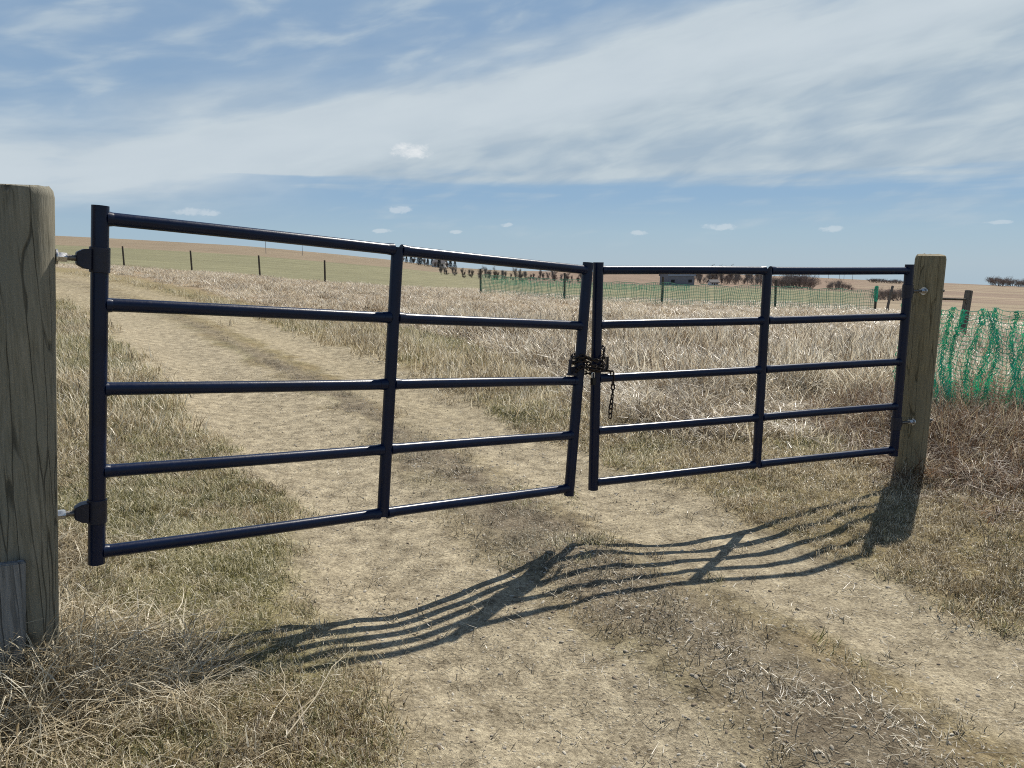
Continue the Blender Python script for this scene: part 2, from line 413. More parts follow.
def ground_mat():
    n = NT('prairie_soil_and_turf')
    geo = n.n('ShaderNodeNewGeometry'); P = geo.outputs['Position']
    at = n.n('ShaderNodeAttribute', attribute_name='soil'); bare = n.n('ShaderNodeAttribute', attribute_name='bare').outputs['Fac']
    far = n.n('ShaderNodeAttribute', attribute_name='far').outputs['Fac']
    f1 = n.noise(P, 55, 6, .7); f2 = n.noise(P, 9, 5, .6); f3 = n.noise(P, 240, 3, .6)
    v = n.math('ADD', n.math('MULTIPLY', f1.outputs[0], .9), n.math('MULTIPLY', f2.outputs[0], .7))
    v = n.math('ADD', v, n.math('MULTIPLY', f3.outputs[0], .5))
    v2 = n.math('MULTIPLY', v, .6)
    k = n.ramp(v2, [(.48, (.28, .255, .23)), (.57, (.70, .68, .66)), (.65, (1.06, 1.04, 1.02)), (.76, (1.7, 1.7, 1.68))])
    c = n.mix(1., at.outputs['Color'], k, 'MULTIPLY')
    # pebbles and crumbs of soil
    vo = n.n('ShaderNodeTexVoronoi'); vo.inputs['Scale'].default_value = 60; n.l(P, vo.inputs['Vector'])
    rnd = n.n('ShaderNodeSeparateColor'); n.l(vo.outputs['Color'], rnd.inputs[0])
    peb = n.math('MULTIPLY', n.ramp(vo.outputs['Distance'], [(.22, (1, 1, 1)), (.42, (0, 0, 0))]), n.ramp(rnd.outputs[0], [(.60, (0, 0, 0)), (.64, (1, 1, 1))]))
    pc = n.ramp(rnd.outputs[1], [(0, (.11, .09, .065)), (.5, (.33, .28, .21)), (1, (.62, .57, .47))])
    c = n.mix(n.math('MULTIPLY', peb, .7), c, pc)
    # flecks of straw trodden into the dirt
    vs = n.n('ShaderNodeTexVoronoi'); vs.inputs['Scale'].default_value = 26
    mp = n.n('ShaderNodeMapping'); mp.inputs['Scale'].default_value = (1, 4.2, 1); mp.inputs['Rotation'].default_value = (0, 0, .7)
    wv = n.noise(P, 3, 2, .5); va = n.n('ShaderNodeVectorMath', operation='MULTIPLY_ADD'); n.l(wv.outputs[1], va.inputs[0]); va.inputs[1].default_value = (.9, .9, .9); n.l(P, va.inputs[2])
    n.l(va.outputs[0], mp.inputs[0]); n.l(mp.outputs[0], vs.inputs['Vector'])
    fl = n.ramp(vs.outputs['Distance'], [(.10, (1, 1, 1)), (.2, (0, 0, 0))])
    c = n.mix(n.math('MULTIPLY', fl, n.math('MULTIPLY', n.math('SUBTRACT', 1, far), .30)), c, (.52, .43, .28))
    p = n.n('ShaderNodeBsdfPrincipled', i_Roughness=.95); p.inputs['Specular IOR Level'].default_value = .1
    n.l(c, p.inputs['Base Color'])
    h = n.math('ADD', n.math('ADD', f1.outputs[0], n.math('MULTIPLY', f3.outputs[0], .5)), n.math('MULTIPLY', peb, .35))
    b = n.n('ShaderNodeBump', i_Distance=.024); n.l(n.math('MULTIPLY', n.math('SUBTRACT', 1, far), .75), b.inputs['Strength'])
    n.l(h, b.inputs['Height']); n.l(b.outputs[0], p.inputs['Normal'])
    n.l(p.outputs[0], n.out.inputs[0]); return n.m
M['ground'] = ground_mat()
sheet('ground', ~road_q & ~field_q, M['ground'])
sheet('dirt_road', road_q, M['ground'])
sheet('far_fields', field_q, M['ground'])

# ------------------------------------------------------------------ grasses: clump prototypes spread over the ground
PROTO = {}
def clump(name, mat, nb, rad, h0, h1, w, lean, droop, seg=3, flat=0., seed=0, head=0.):
    rg = np.random.default_rng(seed); V = []; F = []; T = []
    for b in range(nb):
        a = rg.uniform(0, 2 * math.pi); r = rad * math.sqrt(rg.uniform())
        bx, by = r * math.cos(a), r * math.sin(a)
        h = rg.uniform(h0, h1); th = rg.uniform(0, 2 * math.pi)
        ln = abs(rg.normal(0, lean)) + flat; dr = droop * rg.uniform(.3, 1.3)
        px, py, pz = bx, by, -.02
        tw = th + math.pi / 2 + rg.normal(0, .5); ww = w * rg.uniform(.6, 1.35); ti = rg.uniform()
        i0 = len(V); ang = ln
        th2 = th
        for s in range(seg + 1):
            f = s / seg; wd = ww * (1 - f ** 1.6) * .5 + ww * .05
            if head and f > .55: wd += ww * head * (1 - abs(f - .8) / .25) * .5 if abs(f - .8) < .25 else 0
            V.append((px - math.cos(tw) * wd, py - math.sin(tw) * wd, pz)); V.append((px + math.cos(tw) * wd, py + math.sin(tw) * wd, pz))
            T += [ti, ti]
            l = h / seg
            px += math.sin(ang) * math.cos(th2) * l; py += math.sin(ang) * math.sin(th2) * l; pz += math.cos(ang) * l
            pz = max(pz, .004)
            ang = min(ang + dr * (s + 1) / seg, 2.1); th2 += rg.normal(0, .18)
        for s in range(seg):
            k = i0 + 2 * s; F.append((k, k + 1, k + 3, k + 2))
    me = mesh_np(name, V, F, mat)
    me.attributes.new('tint', 'FLOAT', 'POINT').data.foreach_set('value', np.array(T, np.float32))
    return bpy.data.objects.new(name, me)
def family(key, mat, k, seed, **kw):
    c = bpy.data.collections.new(key)
    for i in range(k): c.objects.link(clump(key + '_blades', mat, seed=seed + i, **kw))
    PROTO[key] = c
family('tall', M['g_tall'], 6, 100, nb=46, rad=.17, h0=.24, h1=.62, w=.0075, lean=.40, droop=.75, seg=4, head=.5)
family('tall_far', M['g_tall'], 4, 140, nb=60, rad=.34, h0=.24, h1=.60, w=.013, lean=.42, droop=.7, seg=3, head=.6)
family('turf', M['g_olive'], 6, 200, nb=50, rad=.09, h0=.025, h1=.085, w=.0034, lean=.95, droop=.9, seg=3)
family('turf_straw', M['g_straw'], 5, 220, nb=46, rad=.10, h0=.02, h1=.082, w=.0032, lean=1.15, droop=.8, seg=3)
family('turf_grey', M['g_grey'], 5, 230, nb=36, rad=.09, h0=.015, h1=.055, w=.0030, lean=1.2, droop=.8, seg=3)
family('turf_far', M['g_olive'], 4, 240, nb=70, rad=.28, h0=.05, h1=.17, w=.008, lean=.7, droop=.8, seg=2)
family('turf_far_straw', M['g_straw'], 4, 260, nb=60, rad=.28, h0=.06, h1=.24, w=.008, lean=.7, droop=.8, seg=2)
family('tangle', M['g_straw'], 6, 300, nb=48, rad=.12, h0=.16, h1=.46, w=.0040, lean=.42, droop=.95, seg=5, head=.3)
family('tangle_brown', M['g_brown'], 6, 320, nb=46, rad=.13, h0=.12, h1=.40, w=.0046, lean=.7, droop=1.0, seg=5)
family('tangle_grey', M['g_grey'], 5, 340, nb=40, rad=.12, h0=.12, h1=.34, w=.0046, lean=.8, droop=1.0, seg=5)
family('litter', M['g_grey'], 5, 360, nb=14, rad=.09, h0=.03, h1=.11, w=.0028, lean=.2, droop=.25, seg=3, flat=1.25)
def stone_family():
    m = []
    for nm, c in (('grey_stone', (.36, .315, .245)), ('pale_stone', (.52, .47, .38)), ('brown_stone', (.24, .19, .135))):
        m.append(simple(nm, c, .85, 0, .2, .3, 60, .4))
    c = bpy.data.collections.new('stones'); rg = random.Random(5)
    for i in range(7):
        bm = bmesh.new(); bmesh.ops.create_icosphere(bm, subdivisions=2, radius=1)
        sx, sy, sz = rg.uniform(.8, 1.3), rg.uniform(.7, 1.1), rg.uniform(.4, .7); o = Vector((rg.uniform(0, 50), rg.uniform(0, 50), 0))
        from mathutils import noise as mn
        for v in bm.verts:
            v.co *= 1 + .35 * mn.noise(v.co * 1.3 + o); v.co = Vector((v.co.x * sx, v.co.y * sy, v.co.z * sz))
        me = bpy.data.meshes.new('stone'); bm.to_mesh(me); bm.free(); me.materials.append(m[i % 3])
        me.polygons.foreach_set('use_smooth', [True] * len(me.polygons))
        c.objects.link(bpy.data.objects.new('stone', me))
    PROTO['stones'] = c
stone_family()

def spreader(coll):
    g = bpy.data.node_groups.new('spread_' + coll.name, 'GeometryNodeTree')
    g.interface.new_socket('Geometry', in_out='INPUT', socket_type='NodeSocketGeometry')
    g.interface.new_socket('Geometry', in_out='OUTPUT', socket_type='NodeSocketGeometry')
    N = g.nodes; i = N.new('NodeGroupInput'); o = N.new('NodeGroupOutput')
    ci = N.new('GeometryNodeCollectionInfo'); ci.inputs['Collection'].default_value = coll
    ci.inputs['Separate Children'].default_value = True; ci.inputs['Reset Children'].default_value = True
    ip = N.new('GeometryNodeInstanceOnPoints'); ip.inputs['Pick Instance'].default_value = True
    def attr(nm, ty):
        a = N.new('GeometryNodeInputNamedAttribute'); a.data_type = ty; a.inputs['Name'].default_value = nm; return a.outputs['Attribute']
    L = g.links
    L.new(i.outputs[0], ip.inputs['Points']); L.new(ci.outputs[0], ip.inputs['Instance'])
    L.new(attr('pick', 'INT'), ip.inputs['Instance Index'])
    e2r = N.new('FunctionNodeEulerToRotation'); L.new(attr('turn', 'FLOAT_VECTOR'), e2r.inputs[0]); L.new(e2r.outputs[0], ip.inputs['Rotation'])
    L.new(attr('size', 'FLOAT_VECTOR'), ip.inputs['Scale'])
    L.new(ip.outputs[0], o.inputs[0]); return g
def spread(name, key, x, y, sc, label, cat, tilt=.12, hs=None, sink=0.):
    n = len(x); z = ground_z(x, y) - sink
    me = bpy.data.meshes.new(name); me.vertices.add(n)
    me.vertices.foreach_set('co', np.stack([x, y, z], 1).astype(np.float32).ravel())
    rot = np.stack([rng.normal(0, tilt, n), rng.normal(0, tilt, n), rng.uniform(0, 6.283, n)], 1)
    sz = np.stack([sc, sc, sc if hs is None else hs], 1)
    me.attributes.new('turn', 'FLOAT_VECTOR', 'POINT').data.foreach_set('vector', rot.astype(np.float32).ravel())
    me.attributes.new('size', 'FLOAT_VECTOR', 'POINT').data.foreach_set('vector', sz.astype(np.float32).ravel())
    me.attributes.new('pick', 'INT', 'POINT').data.foreach_set('value', rng.integers(0, len(PROTO[key].objects), n).astype(np.int32))
    o = bpy.data.objects.new(name, me); link(o)
    md = o.modifiers.new('spread', 'NODES'); md.node_group = spreader(PROTO[key])
    tag(o, label, cat, None, 'stuff'); print('STUFF', name, n); return o
def pts(n, x0, x1, y0, y1, prob):
    x = rng.uniform(x0, x1, n); y = rng.uniform(y0, y1, n)
    inside = (np.abs(x) < .80 * np.maximum(y, 0) + 2.2)
    x, y = x[inside], y[inside]
    p = prob(x, y); k = rng.uniform(size=len(x)) < p
    return x[k], y[k]
GATE_L0, GATE_R1 = (-1.481, 2.844), (2.707, 5.304)

def p_tall(x, y):
    da, db, tr, be, tl, n1, n2 = masks(x, y); d = np.hypot(x, y)
    return tl * (1 - sstep(10, 13, d)) * (1 - .75 * sstep(2.7, 3.2, x) * (1 - sstep(7.5, 8.5, y)))
x, y = pts(6000, -3, 14, 5, 14, p_tall)
h = .40 + .95 * sstep(.3, .7, fbm(x * .8, y * .8, 71, 4))
h *= .45 + .55 * sstep(-.2, 2.2, y - front_y(x))
spread('tall_dry_grass', 'tall', x, y, .8 + .4 * rng.uniform(size=len(x)), 'pale dry tall grass filling the field behind the right hand gate', 'grass', .16, h)
def p_tall2(x, y):
    da, db, tr, be, tl, n1, n2 = masks(x, y); d = np.hypot(x, y)
    return tl * sstep(9, 12, d) * np.clip(16 / d, .2, 1)
x, y = pts(44000, -40, 30, 6, 72, p_tall2)
h = .50 + .85 * sstep(.3, .7, fbm(x * .55, y * .55, 72, 4)); h *= 1 - .62 * sstep(13, 30, np.hypot(x, y)); h *= .5 + .5 * sstep(-.2, 2.5, y - front_y(x))
spread('distant_dry_grass', 'tall_far', x, y, .8 + .4 * rng.uniform(size=len(x)), 'pinkish dry grass running back to the line of fence posts', 'grass', .14, h)

def p_turf(x, y):
    da, db, tr, be, tl, n1, n2 = masks(x, y); d = np.hypot(x, y)
    g = (1 - np.clip(tr * 1.1, 0, 1)) * (1 - np.clip(be * 1.15, 0, .95)) * (1 - tl * .7)
    g = g * (.03 + .97 * sstep(1.35, 1.75, np.abs(side_of_road(x, y)) + (n1 - .5) * .5))
    return np.clip(g, 0, 1) * np.clip((4.4 / d) ** 1.4, 0, 1)
x, y = pts(64000, -6, 7, 1.2, 11, p_turf)
left = side_of_road(x, y) < 0
mixv = fbm(x * 1.1, y * 1.1, 75, 3) + rng.normal(0, .12, len(x))
ol = mixv + .05 * left > .515
sz = .75 + .45 * rng.uniform(size=len(x)); sz *= 1 - .40 * np.exp(-(((x - 2.2) / .9) ** 2 + ((y - 4.6) / .9) ** 2)); sz *= 1 - .35 * np.exp(-(((x + .95) / .5) ** 2 + ((y - 3.) / .5) ** 2)); sz *= 1 + .10 * np.clip(np.hypot(x, y) - 4, 0, 8)
spread('short_olive_grass', 'turf', x[ol], y[ol], sz[ol], 'short olive green grass growing thickly on the verges of the track', 'grass', .2)
spread('short_straw_grass', 'turf_straw', x[~ol], y[~ol], sz[~ol], 'short straw coloured dead grass matted over the verges', 'grass', .2)
def p_turf_far(x, y):
    da, db, tr, be, tl, n1, n2 = masks(x, y); d = np.hypot(x, y)
    g = (1 - np.clip(tr * 1.3, 0, 1)) * (1 - np.clip(be * 2.2, 0, .99)) * (1 - tl) * (.04 + .96 * sstep(1.45, 2.0, np.abs(side_of_road(x, y)) / (1 + .012 * y)))
    return g * sstep(6, 9, d) * np.clip(12 / d, .1, 1) * (sstep(1, 3, fence_y(x) - y) + .25)
x, y = pts(90000, -50, 22, 5, 62, p_turf_far)
k = (side_of_road(x, y) < 3.0) | (y < 20)
x, y = x[k], y[k]
ol = fbm(x * .35, y * .35, 76, 3) + rng.normal(0, .10, len(x)) > .55
sz = .8 + .5 * rng.uniform(size=len(x))
spread('hillside_olive_grass', 'turf_far', x[ol], y[ol], sz[ol], 'olive grass beside the track farther up the slope', 'grass', .1)
spread('hillside_straw_grass', 'turf_far_straw', x[~ol], y[~ol], sz[~ol], 'straw coloured grass beside the track farther up the slope', 'grass', .1)
# rough tangle at the foot of the left gate post and across the lower left corner
def p_l(x, y):
    a = np.exp(-(((x + 1.72) / .36) ** 2 + ((y - 2.55) / .34) ** 2)) * 1.4
    b = np.exp(-(((x + 1.25) / .25) ** 2 + ((y - 2.5) / .14) ** 2)) * .4
    c = sstep(-.45, -1.0, x) * (1 - sstep(2.2, 2.5, y)) * .07
    c2 = sstep(-1.75, -2.4, x) * (1 - sstep(3.2, 4.2, y)) * .4
    return np.clip(np.maximum(np.maximum(a, b), np.maximum(c, c2)), 0, 1) * (.4 + .9 * fbm(x * 2.5, y * 2.5, 77, 3))
x, y = pts(6400, -3.6, .0, 1.0, 4.2, p_l)
hh = .24 + .62 * np.exp(-(((x + 1.75) / .34) ** 2 + ((y - 2.55) / .36) ** 2)) + .1 * rng.uniform(size=len(x))
sel = rng.uniform(size=len(x)) < .55
spread('tangled_straw_grass', 'tangle', x[sel], y[sel], .75 + .35 * rng.uniform(size=sel.sum()), 'long tangled straw grass round the foot of the left gate post', 'grass', .25, hh[sel])
spread('tangled_grey_grass', 'tangle_grey', x[~sel], y[~sel], .8 + .4 * rng.uniform(size=(~sel).sum()), 'greyish matted grass in the lower left corner', 'grass', .25, hh[~sel] * 1.1)
# brown dead growth by the right gate post
def p_r(x, y):
    a = np.exp(-(((x - 3.02) / .26) ** 2 + ((y - 5.6) / .28) ** 2)) * 1.2
    b = sstep(2.6, 3.4, x) * sstep(4.3, 5.2, y + (x - 3) * .15) * (1 - sstep(7.2, 8.2, y)) * .95
    c = sstep(2.7, 3.4, x) * sstep(3.8, 4.8, y) * (1 - sstep(7, 8, y)) * .25
    return np.clip(np.maximum(np.maximum(a, b), c), 0, 1) * (.35 + 1.0 * fbm(x * 2, y * 2, 78, 3))
x, y = pts(7500, 1.9, 7.5, 3.0, 8.2, p_r)
hh = .5 + .6 * sstep(2.6, 4, x) * sstep(4.6, 5.8, y) * fbm(x * 1.6, y * 1.6, 79, 3) + .85 * sstep(2.95, 3.5, x) * sstep(5.0, 6.0, y) + .1 * rng.uniform(size=len(x))
hh *= .7 + .3 * sstep(4.2, 5.6, y)
sel = rng.uniform(size=len(x)) < .86
spread('tangled_brown_grass', 'tangle_brown', x[sel], y[sel], .8 + .4 * rng.uniform(size=sel.sum()), 'reddish brown dead grass heaped around the right gate post', 'grass', .3, hh[sel])
spread('bleached_tangled_grass', 'tangle', x[~sel], y[~sel], .7 + .3 * rng.uniform(size=(~sel).sum()), 'bleached stalks lying among the brown grass below the green net', 'grass', .45, hh[~sel] * .8)
# loose dead stalks on the strip between the tracks and thinly on the tracks
def p_lit(x, y):
    da, db, tr, be, tl, n1, n2 = masks(x, y); d = np.hypot(x, y)
    return np.clip(be * 1.0 * sstep(.40, .62, fbm(x * 2.2, y * 2.2, 81, 4)) + .14 * tr + .20 * be, 0, 1) * np.clip(5 / d, 0, 1)
x, y = pts(26000, -5, 4.5, 1.6, 12, p_lit)
spread('dead_stalk_litter', 'litter', x, y, .7 + .7 * rng.uniform(size=len(x)), 'grey dead stalks littering the strip between the wheel tracks', 'litter', .1)
def p_mid(x, y):
    da, db, tr, be, tl, n1, n2 = masks(x, y); d = np.hypot(x, y)
    return 1.0 * np.exp(-(((x - .42) / .26) ** 2 + ((y - 4.25) / .18) ** 2)) + .8 * np.exp(-(((x - .15) / .3) ** 2 + ((y - 5.2) / .25) ** 2))
def p_mid2(x, y):
    da, db, tr, be, tl, n1, n2 = masks(x, y); d = np.hypot(x, y)
    return be * (1 - .25 * sstep(4.8, 6.5, y)) * (.14 + .80 * sstep(.46, .62, fbm(x * 2.1, y * 2.1, 83, 4))) * np.clip(5 / d, 0, 1)
x, y = pts(60000, -12, 4.0, 1.6, 22, p_mid2)
spread('matted_dead_grass', 'turf_grey', x, y, .7 + .6 * rng.uniform(size=len(x)), 'low matted grey dead grass on the strip between the wheel tracks', 'grass', .2)
x, y = pts(9000, -5, 4.0, 1.6, 12, p_mid)
spread('median_tufts', 'turf', x, y, .7 + .6 * rng.uniform(size=len(x)), 'thin low tufts growing along the hump between the wheel tracks', 'grass', .2)
def p_st(x, y):
    da, db, tr, be, tl, n1, n2 = masks(x, y); d = np.hypot(x, y)
    return np.clip(be * .9 + tr * .30, 0, 1) * np.clip(4 / d, 0, 1) * (.25 + sstep(.45, .62, fbm(x * 1.7, y * 1.7, 85, 3)))
x, y = pts(70000, -3, 4.2, 1.7, 9, p_st)
spread('gravel', 'stones', x, y, 0.0024 + .0090 * rng.uniform(size=len(x)) ** 4.0, 'small stones scattered over the dirt track', 'gravel', .3)

# ------------------------------------------------------------------ gates
G_H = 1.25; G_E = .044
class Panel:
    def __init__(s, org, W, yaw, roll, lean):
        ax = Vector((math.cos(yaw), math.sin(yaw), 0)); n = Vector((-math.sin(yaw), math.cos(yaw), 0))
        s.ax = ax * math.cos(roll) - Z * math.sin(roll); up = ax * math.sin(roll) + Z * math.cos(roll)
        s.up = (up * math.cos(lean) + n * math.sin(lean)).normalized(); s.n = s.ax.cross(s.up).normalized() * -1
        s.org = Vector(org); s.W = W
    def p(s, u, v, w=0): return s.org + s.ax * u + s.up * v + s.n * w
LEFT = Panel((-1.4895, 2.8370, CAM_H + .1517), 2.4485, .6717, .0806, -.0102)
RIGHT = Panel((.4897, 4.4307, CAM_H - .0448), 2.383, .375, .0033, 0)
def upright(bm, P, u, v0, v1, r=.030):
    a, b = P.p(u, v0), P.p(u, v1)
    # open tube end: inner wall set down inside
    rings = tube(bm, [a, b], r, 20, False)
    for ring, s in ((rings[1], 1), (rings[0], -1)):
        c = sum((v.co for v in ring), Vector()) / len(ring)
        inn = [bm.verts.new(c + (v.co - c) * .86) for v in ring]
        dn = [bm.verts.new(q.co - P.up * s * .05) for q in inn]
        k = len(ring)
        for i in range(k):
            bm.faces.new((ring[i], ring[(i + 1) % k], inn[(i + 1) % k], inn[i])); bm.faces.new((inn[i], inn[(i + 1) % k], dn[(i + 1) % k], dn[i]))
        bm.faces.new(dn)
def weld(bm, P, u, v, du):
    tube(bm, [P.p(u, v), P.p(u + du * .5, v), P.p(u + du, v)], [.0280, .0270, .0250], 16)
def make_gate(name, P, mid, label, hinge_u, hinge_vs, brk):
    base = P.p(P.W / 2, -G_H)
    root = empty(name, base); tag(root, label, 'gate', 'halves of the double field gate')
    def put(nm, bm, mat='gate', smooth=True, parent=root):
        bmesh.ops.translate(bm, verts=bm.verts, vec=-base)
        return build(nm, bm, M[mat], parent, smooth)
    for u in (0, P.W):
        bm = bmesh.new(); upright(bm, P, u, -G_H - G_E, G_E); put('end_upright', bm)
    bm = bmesh.new(); upright(bm, P, P.W * mid, -G_H - .012, .012, .0285); put('middle_upright', bm)
    for k in range(5):
        v = -G_H * k / 4
        bm = bmesh.new()
        for a, b in ((.022, P.W * mid - .020), (P.W * mid + .020, P.W - .022)):
            m_ = [a + (b - a) * i / 6 for i in range(7)]
            tube(bm, [P.p(q, v + .0015 * math.sin(q * 3 + k), .0015 * math.sin(q * 4 + 2 * k)) for q in m_], .0248, 20)
        weld(bm, P, P.W * mid - .022, v, -.035); weld(bm, P, P.W * mid + .022, v, .035)
        weld(bm, P, .02, v, .022); weld(bm, P, P.W - .02, v, -.022)
        put('rail', bm)
    for hv in hinge_vs:
        s = -1 if hinge_u == 0 else 1
        bm = bmesh.new(); tube(bm, [P.p(hinge_u, hv - .046), P.p(hinge_u, hv - .044), P.p(hinge_u, hv + .044), P.p(hinge_u, hv + .046)], [.033, .035, .035, .033], 20)
        col = put('hinge_collar', bm, 'hinge')
        bm = bmesh.new()
        # tapered neck between collar and rod
        sec = []
        for u, w_, hgt in ((.030, .050, .074), (.052, .048, .070), (.074, .034, .046), (.077, .026, .036)) if s < 0 else ((.030, .040, .05), (.036, .036, .045), (.046, .026, .030), (.050, .02, .024)):
            sec.append([bm.verts.new(P.p(hinge_u + s * u, hv + j * hgt / 2, i * w_ / 2)) for i, j in ((-1, -1), (1, -1), (1, 1), (-1, 1))])
        for a, b in zip(sec, sec[1:]):
            for i in range(4): bm.faces.new((a[i], a[(i + 1) % 4], b[(i + 1) % 4], b[i]))
        bm.faces.new(sec[0]); bm.faces.new(sec[-1])
        bmesh.ops.bevel(bm, geom=list(bm.edges), offset=.0018, segments=1, affect='EDGES')
        put('hinge_neck', bm, 'hinge', False)
    # chain catch on the meeting upright
    u, v = brk; s = -1 if u > P.W / 2 else 1
    bm = bmesh.new()
    box(bm, P.p(u + s * .054, v + .008, 0), P.ax, P.n, P.up, .060, .034, .010, .002)
    box(bm, P.p(u + s * .074, v + .050, 0), P.ax, P.n, P.up, .010, .022, .085, .003)
    box(bm, P.p(u + s * .045, v + .030, 0), P.ax, P.n, P.up, .030, .030, .040, .003)
    put('chain_catch', bm, 'hinge')
    return root
make_gate('metal_gate', LEFT, .5019, 'sagging left half of a navy blue tubular steel gate, hung from the weathered left post', 0, (-.150, -1.088), (LEFT.W, -.595))
make_gate('metal_gate', RIGHT, .4997, 'level right half of a navy blue tubular steel gate, hung from the right timber post', RIGHT.W, (-.137, -1.06), (0, -.59))

# ------------------------------------------------------------------ gate posts with their hinge bolts
def timber_post(name, top, bottom, r, mat, label, group=None, sq=0., chamfer=.02, seg=28, seed=1, cat='post'):
    top, bottom = Vector(top), Vector(bottom)
    root = empty(name, bottom); tag(root, label, cat, group)
    rg = random.Random(seed); bm = bmesh.new()
    ax = (top - bottom).normalized(); L = (top - bottom).length
    fr = [0, .2, .4, .6, .8, 1 - chamfer / L * 1.6, 1 - chamfer / L * .5, 1]
    rr = [r * (1.03 - .03 * f) for f in fr]; rr[-2] = r * .955; rr[-1] = r * .86
    rings = tube(bm, [bottom + ax * L * f for f in fr], rr, seg, True, .012)
    ph = rg.uniform(0, 6)
    for ring in rings[-1:]:
        for i, v in enumerate(ring): v.co += ax * (.008 * math.sin(2 * math.pi * i / seg + ph) + rg.uniform(-.003, .003))
    bmesh.ops.translate(bm, verts=bm.verts, vec=-bottom)
    build('timber_shaft', bm, mat, root, True)
    return root
def hinge_bolt(post, P, hinge_u, hv, reach, shank):
    """rod from the collar neck into the post, with nut and washer against the timber"""
    s = -1 if hinge_u == 0 else 1
    b0 = Vector(post.location)
    def put(nm, bm, mat, parent):
        bmesh.ops.translate(bm, verts=bm.verts, vec=-b0); return build(nm, bm, M[mat], parent, True)
    bm = bmesh.new(); a, b = P.p(hinge_u + s * (.074 if s < 0 else .042), hv), P.p(hinge_u + s * (reach + shank), hv)
    nT = 60; tube(bm, [a.lerp(b, i / nT) for i in range(nT + 1)], [.0098 + .0011 * (i % 2) for i in range(nT + 1)], 12)
    rod = put('hinge_bolt', bm, 'rod', post)
    bm = bmesh.new(); q0 = hinge_u + s * (reach - .004)
    tube(bm, [P.p(q0, hv), P.p(q0 - s * .006, hv)], .027, 24); put('washer', bm, 'zinc', rod)
    bm = bmesh.new()
    tube(bm, [P.p(q0 - s * .006, hv), P.p(q0 - s * .009, hv), P.p(q0 - s * .032, hv), P.p(q0 - s * .036, hv)], [.0155, .0185, .0185, .0155], 6); put('nut', bm, 'zinc', rod)
    if shank > .2:
        bm = bmesh.new(); q1 = hinge_u + s * (reach + .203)
        tube(bm, [P.p(q1, hv), P.p(q1 + s * .02, hv)], .018, 6); put('nut', bm, 'zinc', rod)
lp = LEFT.p(-.262, 0); top = LEFT.p(-.239, .082); bot = LEFT.p(-.217, -1.95)
postL = timber_post('wooden_gate_post', top, bot, .096, M['post'], 'thick weathered round timber post at left, carrying the sagging gate half', 'timber gate posts', seed=3)
for hv in (-.150, -1.088): hinge_bolt(postL, LEFT, 0, hv, .144, .22)
top = RIGHT.p(RIGHT.W + .252, .112, .055); bot = RIGHT.p(RIGHT.W + .216, -2.0, .055)
postR = timber_post('wooden_gate_post', top, bot, .098, M['post2'], 'greenish round timber post at right, carrying the level gate half', 'timber gate posts', seed=8)
for hv in (-.137, -1.06): hinge_bolt(postR, RIGHT, RIGHT.W, hv, .160, .18)
# split board standing against the left post
bm = bmesh.new(); c = LEFT.p(-.285, -1.515, -.116)
box(bm, Vector((0, 0, 0)), LEFT.ax, LEFT.n, LEFT.up, .084, .035, .62, .004)
st = build('wooden_stake', bm, M['stake'], None, True); st.location = c
tag(st, 'short grey board driven in against the foot of the left gate post', 'stake')

# ------------------------------------------------------------------ chain and padlock
def link_mesh():
    bm = bmesh.new(); L, Wd, r = .037, .025, .0042; P_ = []
    for i in range(20):
        t = 2 * math.pi * i / 20
        P_.append(Vector((math.cos(t) * Wd / 2 * .72, 0, math.sin(t) * Wd / 2 * .72 + (L - Wd) / 2 * (1 if math.sin(t) >= 0 else -1) * 1.3)))
    n = len(P_); rings = []
    for i, p in enumerate(P_):
        d = (P_[(i + 1) % n] - P_[i - 1]).normalized(); u = Vector((0, 1, 0)); v = u.cross(d)
        rings.append([bm.verts.new(p + u * math.cos(a) * r + v * math.sin(a) * r) for a in [2 * math.pi * k / 8 for k in range(8)]])
    for i in range(n):
        a, b = rings[i], rings[(i + 1) % n]
        for k in range(8): bm.faces.new((a[k], a[(k + 1) % 8], b[(k + 1) % 8], b[k]))
    bmesh.ops.recalc_face_normals(bm, faces=bm.faces)
    me = bpy.data.meshes.new('chain_link'); bm.to_mesh(me); bm.free()
    me.polygons.foreach_set('use_smooth', [True] * len(me.polygons)); me.materials.append(M['chain']); return me
LINK = link_mesh(); PITCH_L = .0285
Lu = LEFT.p(LEFT.W, -.53); Ru = RIGHT.p(0, -.535)
mid = (Lu + Ru) / 2; ax = (Ru - Lu).normalized(); nrm = Vector((ax.y, -ax.x, 0)).normalized()  # towards the camera
half = (Ru - Lu).length / 2 + .046
chain = empty('chain', mid); tag(chain, 'dark rusty chain wound round both gate uprights with a loose tail', 'chain')
path = []
def oval(z0, z1, turns, ph):
    out = []; N = int(80 * turns)
    for i in range(N + 1):
        t = ph + 2 * math.pi * i / 80; f = i / N
        p = mid + ax * math.copysign(abs(math.cos(t)) ** .7, math.cos(t)) * half + nrm * math.copysign(abs(math.sin(t)) ** .7, math.sin(t)) * .050
        sag = -.022 * abs(math.sin(t)) ** 2
        out.append(p + Z * (z0 + (z1 - z0) * f + sag + .016 * math.sin(3 * t + 1) + .01 * math.sin(1.3 * t + 2)))
    return out
path = oval(.075, -.045, 3.12, -.3)
p0 = path[-1]
tail0 = mid + ax * (half + .035) + nrm * .055 + Z * -.045
path += [p0.lerp(tail0, i / 8) + Z * (-.008 * math.sin(math.pi * i / 8)) for i in range(1, 9)]
path += [tail0 + ax * (.010 * math.sin(i / 24 * 5)) + Z * (-.29 * i / 24) for i in range(1, 25)]
cum = [0.]
for a, b in zip(path, path[1:]): cum.append(cum[-1] + (b - a).length)
